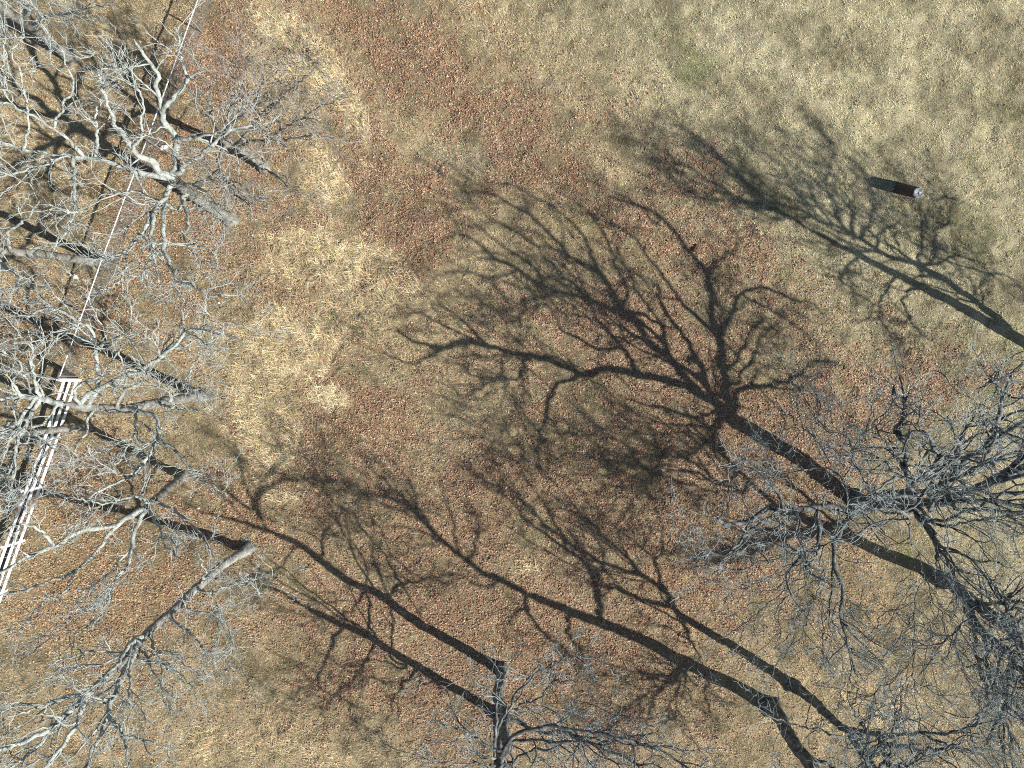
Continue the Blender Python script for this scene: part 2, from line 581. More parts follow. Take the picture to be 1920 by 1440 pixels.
# ------------------------------------------------------------------ trees
def grow(P, R, per_m, lens, K, r_, t0=0.12, fwd=0.55, up=0.25, wander=0.28, rmax=0.05, rfac=0.45, rend=0.006, zmin=1.2, tropism=0.05, tipboost=0, tp=0.8):
    """children along every parent line; all at once"""
    Nn, K0, _ = P.shape
    seg = np.linalg.norm(np.diff(P, axis=1), axis=2).sum(1)
    cnt = np.maximum(1, r_.poisson(seg * per_m)) + tipboost
    idx = np.repeat(np.arange(Nn), cnt)
    M = len(idx)
    t = t0 + (1 - t0) * r_.random(M) ** tp
    f = t * (K0 - 1)
    i = np.minimum(f.astype(int), K0 - 2)
    w = (f - i)[:, None]
    pos = P[idx, i] * (1 - w) + P[idx, i + 1] * w
    tan = P[idx, i + 1] - P[idx, i]
    tan /= np.linalg.norm(tan, axis=1, keepdims=True) + 1e-9
    rp = R[idx, i] * (1 - w[:, 0]) + R[idx, i + 1] * w[:, 0]
    side = np.cross(tan, r_.normal(size=(M, 3)))
    side /= np.linalg.norm(side, axis=1, keepdims=True) + 1e-9
    d = fwd * tan + side + np.array([0, 0, up])
    d /= np.linalg.norm(d, axis=1, keepdims=True)
    Ls = r_.uniform(lens[0], lens[1], M) * (1 - 0.35 * t)
    step = Ls / (K - 1)
    out = np.empty((M, K, 3))
    out[:, 0] = pos
    cur = pos.copy()
    for k in range(1, K):
        d = d + wander * r_.normal(size=(M, 3)) + np.array([0, 0, tropism])
        low = cur[:, 2] < zmin
        d[low, 2] = np.abs(d[low, 2])
        d /= np.linalg.norm(d, axis=1, keepdims=True)
        cur = cur + d * step[:, None] * r_.uniform(.75, 1.25, (M, 1))
        out[:, k] = cur
    r0 = np.minimum(rfac * rp, rmax) * r_.uniform(.7, 1.1, M)
    r0 = np.maximum(r0, rend)
    s = np.linspace(0, 1, K)
    rad = r0[:, None] * (1 - s) ** 0.8 + rend * s ** .5
    rad[:, -1] *= 0.6
    return out, rad


def build_tree(spec):
    name, label, base, trunk, limbs = spec['name'], spec['label'], spec['base'], spec['trunk'], spec['limbs']
    r_ = np.random.default_rng(spec.get('seed', 1))
    mb, mt = spec.get('mats', (M_BARK, M_TWIG))
    m_trunk = spec.get('trunk_mat', mb)
    b2 = gx(*base)
    root = thing(name, label, 'tree', (b2[0], b2[1], 0), spec.get('group', 'bare winter trees'))
    off = np.array([b2[0], b2[1], 0])
    fn = {'V': from_view, 'S': from_shadow}
    lines = []                   # world-space centre lines with radii

    mode, r0, r1, pts = trunk
    tp = [np.array([b2[0], b2[1], -0.15])] + [fn[mode](*q) for q in pts]
    T = catmull(tp, 40)
    T[2:-1] += r_.normal(size=T[2:-1].shape) * 0.018
    s = np.linspace(0, 1, 40)
    hgt = T[:, 2]
    TR = r0 + (r1 - r0) * s ** 0.9
    TR = TR * (1 + 0.45 * np.exp(-np.maximum(hgt, 0) / 0.22))
    TR[-1] *= 0.08
    TR[-2] *= 0.7
    lines.append((T, TR))

    def view_xy(p):
        k = CAM_H / (CAM_H - p[:, 2])
        return p[:, :2] * k[:, None]

    def shad_xy(p):
        return p[:, :2] + p[:, 2:3] * COT * np.array(SHADOW)
    limb_lines = []
    for L in limbs:
        mode, rr, h1, pts = L[:4]
        # attach where the first traced point meets what has been built already
        q = gx(*pts[0])
        best = None
        for (A, AR) in lines:
            xy = view_xy(A) if mode == 'V' else shad_xy(A)
            dd = np.linalg.norm(xy - q, axis=1) + np.where(A[:, 2] < spec.get('clear', 2.0), 50, 0)
            i = int(dd.argmin())
            if best is None or dd[i] < best[0]:
                best = (dd[i], A[i], AR[min(i, len(AR) - 4)])
        start, rs = best[1], best[2]
        h0 = start[2]
        gp = np.array([gx(*p[:2]) for p in pts])
        cum = np.r_[0, np.cumsum(np.linalg.norm(np.diff(gp, axis=0), axis=1))]
        lead = best[0] if best[0] < 50 else 0
        cum = (cum + lead) / (cum[-1] + lead)
        P3 = [start]
        for (p, c) in zip(pts, cum):
            if c == 0:
                continue
            h = h0 + (h1 - h0) * c ** 0.85
            P3.append(fn[mode](p[0], p[1], h))
        Lm = catmull(P3, 34)
        ln = np.linalg.norm(np.diff(Lm, axis=0), axis=1).sum()
        w = r_.normal(size=Lm.shape)
        w = (w + np.roll(w, 1, 0)) * 0.5
        Lm[1:] += w[1:] * min(0.05, 0.012 * ln)
        rr = min(rr * spec.get('slim', 1.0), rs * 0.92)
        rad = rr + (max(0.016, rr * spec.get('endf', .2)) - rr) * np.linspace(0, 1, 34) ** 1.05
        rad = rad * (1 + .07 * r_.normal(size=34))
        rad[-1] *= 0.2
        lines.append((Lm, rad))
        limb_lines.append((Lm, rad))
    # crown leaders nobody traced, spreading from the trunk top
    for k in range(spec.get('extra', 0)):
        i = int(r_.integers(26, 40))
        st, rs = T[i], TR[i]
        az = r_.uniform(0, 2 * math.pi)
        d = np.array([math.cos(az), math.sin(az), r_.uniform(0.2, 1.1)])
        d /= np.linalg.norm(d)
        ln = r_.uniform(*spec.get('extra_len', (2.5, 4.5)))
        p = [st]
        for q in range(6):
            d = d + r_.normal(size=3) * .32 + np.array([0, 0, .06])
            d /= np.linalg.norm(d)
            p.append(p[-1] + d * ln / 6)
        Lm = catmull(p, 34)
        rr = min(rs * .6, r_.uniform(0.06, 0.11))
        rad = rr + (0.012 - rr) * np.linspace(0, 1, 34) ** 0.85
        limb_lines.append((Lm, rad))
    V, F = tubes(T[None], TR[None], 14, 3, wob=0.035)
    V = V.reshape(40, 14, 3)
    ph = r_.uniform(0, 6.28)
    lob = 0.22 * np.exp(-np.maximum(T[:, 2], 0) / 0.20)[:, None] * (0.4 + np.cos(np.arange(14) / 14 * 2 * math.pi * 4 + ph)[None, :])
    V = (T[:, None, :] + (V - T[:, None, :]) * (1 + lob[..., None])).reshape(-1, 3)
    link('trunk', make_mesh('trunk', V - off, F, m_trunk), root)
    LP = np.array([l[0] for l in limb_lines])
    LR = np.array([l[1] for l in limb_lines])
    for k in range(len(LP)):
        V, F = tubes(LP[k:k + 1], LR[k:k + 1], 9, k + 5, wob=0.06)
        link('limb', make_mesh('limb', V - off, F, mb), root)
    D = spec.get('dens', 1.0)
    tw = spec.get('twig', 1.0)
    allP = LP
    a1, ar1 = grow(allP, LR, 1.75 * D, (0.9, 3.5), 12, r_, t0=.12, tp=.70, fwd=1.15, up=.25, wander=.21, rmax=.042, rfac=.55, rend=.009)
    a2, ar2 = grow(a1, ar1, 2.9, (0.4, 1.5), 7, r_, t0=.12, fwd=1.25, up=.15, wander=.25, rmax=.017, rfac=.6, rend=.0062)
    a3, ar3 = grow(a2, ar2, 3.9, (0.18, 0.6), 4, r_, t0=.2, fwd=1.3, up=.1, wander=.26, rmax=.0085, rfac=.75, rend=.0050)
    V1, F1 = tubes(a1, ar1 * tw, 5, 21, wob=.05)
    V2, F2 = tubes(a2, ar2 * tw, 3, 22)
    V3, F3 = tubes(a3, ar3 * tw, 3, 23)
    br = link('branches', make_mesh('branches', V1 - off, F1, mb if tw >= 1 else mt), root)
    br['kind'] = 'stuff'
    VV = np.vstack([V2, V3]) - off
    FF = np.vstack([F2, F3 + len(V2)])
    t = link('twigs', make_mesh('twigs', VV, FF, mt), root)
    t['kind'] = 'stuff'
    global TRIS
    TRIS += 2 * (len(F1) + len(FF))
    return root


TRIS = 0
PALE_M = (M_BARK, M_TWIG)
DARK_M = (M_BARK_SHADED, M_TWIG2)

TREES = []
# upper left spreading tree
TREES.append(dict(name='bare_tree', seed=1, endf=.3, slim=.86, base=(432, 412), mats=PALE_M, trunk_mat=M_TRUNK, clear=3.0,
    label='broad pale bare tree spreading over the chain link fence in the upper left',
    trunk=('V', .23, .19, [(400, 392, 1.6), (362, 366, 3.6), (335, 345, 5.0), (322, 332, 6.0)]),
    limbs=[
    ('V', .17, 8.8, [(322, 330), (329, 300), (330, 263), (310, 230), (303, 200), (295, 160), (287, 123), (260, 90), (247, 70)]),
    ('V', .10, 9.2, [(308, 204), (333, 173), (350, 150), (340, 110), (337, 83), (330, 50)]),
    ('V', .07, 8.6, [(350, 150), (370, 137), (397, 130)]),
    ('V', .15, 9.0, [(315, 330), (287, 307), (257, 287), (233, 260), (213, 230), (203, 200), (190, 157), (183, 133)]),
    ('V', .07, 8.8, [(250, 277), (265, 262), (264, 230), (268, 195), (258, 165), (225, 145)]),
    ('V', .20, 8.0, [(310, 333), (250, 320), (207, 303), (160, 295), (100, 290), (43, 283), (0, 267), (-60, 250)]),
    ('V', .13, 8.6, [(160, 295), (133, 267), (100, 240), (60, 217), (20, 197), (-30, 180)]),
    ('V', .08, 8.2, [(137, 300), (140, 333), (140, 383), (133, 420), (110, 457)]),
    ('V', .10, 9.0, [(40, 280), (53, 247), (47, 207), (40, 150), (23, 97), (40, 60), (40, 20)]),
    ('V', .08, 9.2, [(24, 187), (8, 140), (7, 60), (-5, 10)]),
    ('V', .09, 9.6, [(100, 240), (117, 200), (135, 173), (133, 140), (123, 110), (105, 80), (85, 55), (70, 15)]),
    ('V', .09, 8.0, [(105, 300), (43, 320), (0, 333), (-40, 345)]),
    ('V', .08, 7.6, [(180, 290), (182, 240), (178, 215), (192, 180)]),
    ('V', .12, 7.6, [(330, 325), (345, 315), (375, 290), (402, 266), (435, 245), (470, 235)]),
    ('V', .09, 8.4, [(330, 262), (365, 258), (400, 250), (430, 247)]),
    ('V', .13, 7.8, [(325, 345), (307, 370), (287, 400), (267, 433), (247, 460), (217, 480), (160, 487)]),
    ('V', .10, 7.4, [(345, 372), (333, 392), (307, 383), (277, 367), (253, 360), (220, 363), (190, 375)]),
    ('V', .11, 7.8, [(310, 372), (306, 400), (310, 467), (318, 500), (337, 530), (367, 540), (393, 553), (440, 550)]),
    ('V', .09, 7.2, [(342, 372), (352, 400), (350, 425), (345, 450), (385, 465)]),
    ('V', .09, 7.7, [(287, 400), (285, 440), (290, 480), (297, 520), (300, 545)]),
    ('V', .08, 7.2, [(262, 440), (242, 470), (235, 510), (210, 540), (180, 545)]),
    ('V', .08, 6.8, [(345, 350), (385, 340), (420, 335), (455, 350), (490, 380)]),
    ('V', .07, 7.2, [(330, 345), (370, 350), (400, 375), (415, 400)]),
    ]))
# slender brown tree right of it
TREES.append(dict(name='bare_tree', seed=2, base=(497, 315), mats=(M_TRUNK, M_TWIG3), trunk_mat=M_TRUNK, clear=2.2, dens=1.35, twig=.9,
    label='slim bare tree with a haze of fine brown twigs right of the wire fence',
    trunk=('V', .19, .12, [(470, 296, 1.5), (440, 278, 3.2), (415, 262, 4.6)]),
    limbs=[
    ('V', .10, 7.4, [(430, 270), (425, 235), (435, 200), (432, 160), (440, 120)]),
    ('V', .09, 7.2, [(435, 275), (465, 250), (490, 215), (520, 185), (560, 165)]),
    ('V', .08, 6.6, [(435, 275), (475, 265), (520, 262), (570, 255), (610, 250)]),
    ('V', .08, 7.6, [(425, 240), (470, 200), (490, 160), (500, 130)]),
    ('V', .08, 6.4, [(440, 278), (480, 310), (520, 330), (545, 360)]),
    ('V', .08, 8.6, [(500, 215), (540, 170), (580, 140), (600, 110)]),
    ('V', .08, 8.2, [(500, 262), (550, 230), (600, 200), (640, 185)]),
    ('V', .09, 7.4, [(418, 262), (400, 225), (390, 180), (400, 140)]),
    ('V', .08, 6.8, [(430, 272), (410, 300), (430, 350), (470, 390)]),
    ]))
# top left corner tree
TREES.append(dict(name='bare_tree', seed=3, endf=.3, slim=.74, base=(133, 110), mats=PALE_M, trunk_mat=M_TRUNK, clear=3.0, extra=1, dens=.8,
    label='bare tree in the top left corner leaning out of the picture',
    trunk=('V', .22, .15, [(105, 88, 1.4), (60, 52, 3.6), (0, 14, 6.0), (-40, -10, 7.2)]),
    limbs=[
    ('V', .10, 8.6, [(45, 40), (60, 0), (75, -40)]),
    ('V', .10, 8.8, [(-10, 8), (10, 50), (20, 90), (5, 130)]),
    ('V', .08, 8.2, [(60, 52), (100, 30), (160, 20), (210, 5)]),
    ]))
# left edge tree with its trunk lying to the left
TREES.append(dict(name='bare_tree', seed=4, endf=.3, slim=.74, base=(197, 492), mats=PALE_M, trunk_mat=M_TRUNK, clear=3.0, extra=1, dens=.8,
    label='bare tree rooted at the wire fence, trunk running to the left edge',
    trunk=('V', .19, .15, [(150, 487, 1.6), (110, 481, 2.9), (50, 474, 4.6), (-10, 468, 6.2)]),
    limbs=[
    ('V', .12, 8.2, [(-5, 470), (5, 500), (33, 512), (55, 532), (80, 560)]),
    ('V', .09, 7.8, [(20, 472), (15, 440), (40, 420), (70, 385), (55, 345)]),
    ('V', .09, 8.0, [(0, 470), (-30, 520), (0, 560), (17, 580)]),
    ]))
# tree over the white fence
TREES.append(dict(name='bare_tree', seed=5, endf=.3, slim=.86, base=(378, 743), mats=PALE_M, trunk_mat=M_TRUNK, clear=3.0,
    label='pale tangled bare tree leaning left across the top of the white board fence',
    trunk=('V', .21, .16, [(350, 747, 1.2), (310, 752, 2.8), (260, 763, 4.2), (205, 767, 5.6), (160, 763, 6.4), (120, 757, 7.0)]),
    limbs=[
    ('V', .15, 7.8, [(120, 757), (83, 750), (50, 743), (0, 750), (-50, 752)]),
    ('V', .11, 8.6, [(165, 762), (180, 735), (187, 710), (180, 680), (180, 653), (170, 613), (147, 603), (110, 583), (83, 577), (53, 597)]),
    ('V', .07, 8.6, [(62, 592), (35, 590), (17, 577), (20, 560)]),
    ('V', .11, 8.4, [(140, 760), (180, 730), (233, 707), (277, 687), (310, 663), (340, 637), (350, 620), (377, 620), (417, 627), (460, 647)]),
    ('V', .05, 8.6, [(417, 627), (423, 603), (460, 613)]),
    ('V', .07, 8.4, [(180, 653), (200, 640), (233, 630), (267, 623)]),
    ('V', .08, 7.8, [(215, 768), (235, 735), (275, 705), (240, 690), (222, 660), (245, 640)]),
    ('V', .11, 7.4, [(225, 767), (265, 772), (293, 780), (300, 807), (297, 827), (267, 870), (247, 890), (200, 913), (180, 923), (147, 953)]),
    ('V', .08, 7.6, [(297, 827), (333, 847), (353, 880), (370, 897), (407, 913), (430, 930)]),
    ('V', .06, 7.8, [(270, 867), (270, 907), (263, 927), (277, 953)]),
    ('V', .09, 6.0, [(318, 750), (347, 720), (353, 697), (375, 665)]),
    ('V', .06, 6.2, [(300, 757), (330, 765), (375, 770)]),
    ('V', .10, 8.0, [(75, 748), (57, 780), (33, 830), (30, 863), (27, 900)]),
    ('V', .08, 8.2, [(65, 748), (47, 773), (20, 823), (7, 853), (-5, 900)]),
    ('V', .08, 8.2, [(72, 745), (70, 733), (63, 697), (62, 660), (55, 620)]),
    ('V', .07, 7.0, [(175, 768), (163, 795), (163, 815), (140, 835), (145, 865)]),
    ('V', .07, 7.6, [(110, 755), (85, 790), (60, 800), (30, 790), (0, 800)]),
    ('V', .08, 8.0, [(150, 760), (140, 735), (160, 715), (200, 705)]),
    ('V', .07, 7.6, [(250, 765), (255, 800), (240, 840), (215, 870), (185, 880)]),
    ('V', .07, 8.2, [(40, 745), (25, 715), (40, 690), (20, 660)]),
    ]))
# trunk under it, at the fence gap
TREES.append(dict(name='bare_tree', seed=6, endf=.3, slim=.74, base=(165, 803), mats=PALE_M, trunk_mat=M_TRUNK, clear=3.5, extra=1, dens=.7,
    label='bare tree whose trunk crosses the white board fence below a paler crown',
    trunk=('V', .16, .12, [(130, 804, 1.4), (80, 808, 3.0), (10, 817, 5.4), (-30, 820, 6.5)]),
    limbs=[
    ('V', .09, 8.2, [(-10, 818), (-30, 860), (-10, 920), (20, 960)]),
    ('V', .09, 8.2, [(5, 817), (20, 790), (50, 830), (60, 880), (50, 930)]),
    ]))
# lower left tree hidden by crowns, its long limbs crossing the fence
TREES.append(dict(name='bare_tree', seed=7, endf=.3, slim=.86, base=(342, 893), mats=PALE_M, trunk_mat=M_TRUNK, clear=3.0,
    label='bare tree with one long grey limb crossing the lower white board fence',
    trunk=('V', .19, .15, [(325, 908, 1.3), (300, 930, 3.0), (278, 948, 4.4)]),
    limbs=[
    ('V', .14, 7.2, [(278, 948), (245, 968), (213, 983), (147, 997), (100, 1023), (50, 1043), (0, 1077), (-40, 1100)]),
    ('V', .11, 7.2, [(280, 946), (262, 972), (253, 1010), (240, 1057), (217, 1087), (203, 1120), (187, 1157), (167, 1187)]),
    ('V', .10, 7.0, [(225, 978), (193, 1017), (167, 1047), (143, 1067), (83, 1093), (17, 1110), (-10, 1120)]),
    ('V', .08, 7.2, [(203, 1120), (170, 1140), (130, 1160), (90, 1200), (40, 1240)]),
    ('V', .07, 7.6, [(187, 1157), (140, 1195), (150, 1230), (125, 1260), (80, 1280)]),
    ('V', .08, 7.6, [(100, 1023), (70, 990), (30, 985), (0, 1000)]),
    ('V', .08, 7.2, [(290, 938), (330, 960), (360, 985), (390, 1020), (400, 1040)]),
    ('V', .08, 7.6, [(275, 950), (300, 990), (310, 1020), (340, 1050)]),
    ('V', .07, 7.6, [(280, 946), (250, 930), (200, 945), (150, 935)]),
    ('V', .07, 7.6, [(143, 1067), (120, 1110), (80, 1130), (40, 1180)]),
    ]))
# lower left leaning tree with dark streaked trunk
TREES.append(dict(name='bare_tree', seed=8, endf=.3, slim=1.0, base=(470, 1027), mats=PALE_M, trunk_mat=bark_material('streaked_bark', (0.07, 0.065, 0.06), (0.19, 0.185, 0.17), (0.33, 0.33, 0.31), (0.3, 0.33, 0.31), .4), clear=2.5,
    label='leaning bare tree with streaked grey trunk pointing to the lower left corner',
    trunk=('V', .20, .12, [(440, 1045, .9), (400, 1073, 2.2), (350, 1120, 3.9), (310, 1157, 5.0), (277, 1187, 5.9), (233, 1237, 7.1), (187, 1280, 8.2), (153, 1313, 8.8)]),
    limbs=[
    ('V', .11, 10.6, [(153, 1313), (120, 1343), (67, 1383), (0, 1407), (-40, 1425)]),
    ('V', .10, 10.4, [(157, 1312), (143, 1360), (117, 1397), (83, 1440), (60, 1480)]),
    ('V', .12, 9.8, [(257, 1212), (230, 1270), (207, 1320), (200, 1347), (180, 1390), (163, 1440), (155, 1480)]),
    ('V', .10, 9.4, [(275, 1190), (245, 1205), (225, 1240), (205, 1262), (175, 1290)]),
    ('V', .07, 10.2, [(203, 1340), (217, 1363), (237, 1393), (240, 1440), (245, 1480)]),
    ('V', .06, 7.6, [(255, 1215), (262, 1237), (287, 1240), (323, 1250), (333, 1270), (367, 1290)]),
    ('V', .06, 7.2, [(282, 1185), (290, 1220), (320, 1223), (350, 1250)]),
    ('V', .07, 6.4, [(317, 1150), (333, 1170), (353, 1183), (383, 1217), (400, 1250)]),
    ('V', .06, 5.8, [(335, 1135), (360, 1146), (400, 1147), (417, 1160), (433, 1190), (440, 1225)]),
    ('V', .06, 9.2, [(245, 1230), (243, 1270), (243, 1303), (230, 1337)]),
    ('V', .06, 5.2, [(375, 1097), (385, 1075), (378, 1055), (370, 1035)]),
    ('V', .06, 5.4, [(365, 1105), (400, 1110), (440, 1095), (480, 1085), (520, 1090)]),
    ('V', .07, 9.6, [(165, 1300), (120, 1310), (60, 1330), (0, 1350)]),
    ('V', .05, 9.4, [(235, 1380), (280, 1390), (310, 1400)]),
    ('V', .08, 9.8, [(100, 1355), (75, 1395), (40, 1425), (10, 1450)]),
    ('V', .05, 8.2, [(265, 1215), (300, 1280), (310, 1320), (335, 1340)]),
    ('V', .07, 10.2, [(60, 1383), (20, 1400), (-10, 1440)]),
    ]))
# bottom centre pair
TREES.append(dict(name='bare_tree', seed=9, dens=1.0, base=(941, 1255), mats=DARK_M, clear=3.4,
    label='bare tree at the bottom centre, upper of two trunks one behind the other',
    trunk=('S', .24, .13, [(837, 1197, 1.9), (770, 1158, 3.1), (710, 1113, 4.5), (640, 1080, 5.8), (560, 1020, 7.4), (500, 993, 8.4)]),
    limbs=[
    ('S', .10, 10.4, [(500, 993), (440, 975), (380, 960), (340, 940)]),
    ('S', .09, 10.2, [(505, 995), (483, 960), (490, 925), (530, 900), (620, 900), (700, 935)]),
    ('S', .09, 7.4, [(712, 1120), (735, 1110), (750, 1093), (783, 1090), (820, 1080), (850, 1077)]),
    ('S', .06, 8.4, [(750, 1093), (733, 1060), (715, 1030), (690, 1005), (660, 960)]),
    ('S', .06, 7.6, [(683, 1103), (650, 1147), (600, 1155), (560, 1150), (520, 1130)]),
    ('V', .06, 8.6, [(928, 1400), (940, 1353), (960, 1323), (973, 1293), (1003, 1270), (1033, 1247), (1063, 1240), (1113, 1227)]),
    ('V', .045, 8.8, [(950, 1340), (973, 1323), (1007, 1310), (1040, 1280), (1073, 1270)]),
    ('V', .06, 9.2, [(925, 1405), (887, 1380), (860, 1363), (830, 1358), (805, 1340)]),
    ('V', .06, 9.6, [(927, 1393), (932, 1340), (930, 1300), (937, 1262)]),
    ('S', .06, 9.4, [(600, 1045), (610, 1000), (640, 960), (650, 900)]),
    ('S', .06, 9.0, [(560, 1020), (520, 1060), (470, 1080), (430, 1070)]),
    ]))
TREES.append(dict(name='bare_tree', seed=10, dens=.85, base=(928, 1335), mats=DARK_M, clear=3.4,
    label='bare tree at the bottom centre, lower of two trunks one behind the other',
    trunk=('S', .22, .12, [(907, 1322, .5), (813, 1267, 2.3), (760, 1237, 3.3), (693, 1193, 4.6), (640, 1170, 5.5), (560, 1130, 7.0)]),
    limbs=[
    ('S', .08, 9.0, [(560, 1130), (520, 1105), (480, 1098), (430, 1080)]),
    ('S', .08, 6.6, [(813, 1275), (760, 1278), (720, 1280), (690, 1265), (675, 1290)]),
    ('S', .07, 7.4, [(640, 1175), (617, 1207), (597, 1270), (567, 1287), (553, 1310), (520, 1320)]),
    ('S', .06, 7.4, [(600, 1270), (603, 1293), (640, 1310), (680, 1330)]),
    ('S', .06, 6.4, [(780, 1262), (740, 1300), (730, 1340), (700, 1380)]),
    ('S', .06, 6.8, [(700, 1205), (670, 1260), (640, 1290), (600, 1340)]),
    ('S', .06, 6.6, [(760, 1255), (720, 1240), (680, 1235), (640, 1240)]),
    ('V', .06, 8.0, [(945, 1435), (993, 1410), (1033, 1403), (1053, 1393), (1053, 1360), (1063, 1337), (1090, 1303)]),
    ('V', .06, 8.4, [(960, 1460), (1040, 1455), (1073, 1440), (1080, 1403), (1107, 1377), (1140, 1357), (1167, 1340), (1193, 1360)]),
    ('V', .05, 8.2, [(935, 1440), (890, 1432), (840, 1433), (790, 1425), (750, 1430)]),
    ('V', .06, 7.4, [(935, 1425), (880, 1410), (840, 1390), (800, 1390)]),
    ]))
# bottom right trunks
TREES.append(dict(name='bare_tree', seed=11, dens=1.25, base=(1447, 1325), mats=DARK_M, clear=3.2,
    label='bare tree at the bottom edge where the widest trunk shadow ends',
    trunk=('S', .33, .17, [(1365, 1280, 1.5), (1280, 1240, 3.0), (1207, 1200, 4.4), (1150, 1177, 5.4), (1073, 1147, 6.7), (983, 1110, 8.3)]),
    limbs=[
    ('S', .15, 11.8, [(983, 1110), (940, 1087), (900, 1070), (877, 1053), (847, 1027), (813, 997), (783, 967), (740, 920), (700, 880), (680, 850)]),
    ('S', .12, 9.4, [(1130, 1168), (1120, 1120), (1113, 1093), (1097, 1060), (1067, 1033), (1023, 1000), (983, 970), (940, 900)]),
    ('S', .09, 9.6, [(980, 1110), (990, 1150), (1013, 1183), (1047, 1207), (1073, 1237), (1080, 1270)]),
    ('S', .07, 9.4, [(985, 1135), (950, 1160), (945, 1200)]),
    ('S', .07, 5.2, [(1275, 1240), (1265, 1262), (1207, 1273), (1167, 1277)]),
    ('S', .07, 5.4, [(1290, 1245), (1273, 1280), (1260, 1310), (1243, 1360)]),
    ('S', .07, 6.2, [(1290, 1245), (1240, 1290), (1190, 1310), (1140, 1370)]),
    ('S', .06, 6.0, [(1300, 1250), (1230, 1300), (1210, 1360), (1180, 1410)]),
    ('S', .06, 5.2, [(1330, 1265), (1320, 1300), (1335, 1340), (1330, 1380)]),
    ('S', .09, 10.8, [(880, 1057), (890, 1020), (895, 980), (870, 930)]),
    ('S', .07, 10.6, [(850, 1030), (800, 1000), (740, 985), (690, 980), (660, 960)]),
    ('S', .07, 10.8, [(940, 1087), (900, 1100), (860, 1078), (800, 1088)]),
    ('S', .07, 8.4, [(1110, 1085), (1130, 1050), (1120, 1010), (1090, 970)]),
    ('S', .09, 11.6, [(813, 997), (770, 950), (720, 930), (660, 925), (610, 915)]),
    ('S', .08, 11.8, [(783, 967), (770, 910), (740, 870), (720, 850)]),
    ('S', .07, 11.2, [(860, 1040), (850, 980), (830, 930), (820, 880)]),
    ('S', .07, 6.8, [(1073, 1147), (1060, 1180), (1090, 1230), (1070, 1290)]),
    ('S', .07, 9.6, [(1060, 1025), (1030, 960), (990, 900), (960, 850)]),
    ]))
TREES.append(dict(name='bare_tree', seed=12, dens=.8, base=(1487, 1286), mats=DARK_M, clear=3.2,
    label='bare tree at the bottom right, dark trunk slanting down behind fine twigs',
    trunk=('S', .25, .13, [(1413, 1236, 1.5), (1340, 1192, 2.9), (1280, 1156, 4.1), (1262, 1138, 4.6)]),
    limbs=[
    ('V', .13, 8.2, [(1592, 1375), (1612, 1408), (1635, 1434), (1670, 1475), (1720, 1540)]),
    ('S', .12, 10.2, [(1262, 1138), (1250, 1115), (1227, 1093), (1200, 1077), (1160, 1067), (1107, 1043), (1040, 1000), (980, 940), (950, 890)]),
    ('S', .09, 10.0, [(1203, 1080), (1180, 1050), (1140, 1013), (1117, 987), (1060, 930), (1020, 880)]),
    ('S', .08, 8.0, [(1253, 1118), (1230, 1073), (1227, 1050), (1240, 1033), (1240, 993), (1235, 950)]),
    ('S', .07, 9.2, [(1227, 1045), (1173, 1003), (1140, 973), (1100, 930)]),
    ('S', .07, 5.4, [(1280, 1155), (1287, 1190), (1300, 1207), (1317, 1247), (1340, 1260)]),
    ('V', .07, 7.2, [(1590, 1385), (1540, 1370), (1490, 1360), (1450, 1345), (1403, 1320)]),
    ('V', .06, 7.2, [(1600, 1395), (1620, 1370), (1600, 1330), (1610, 1290)]),
    ]))
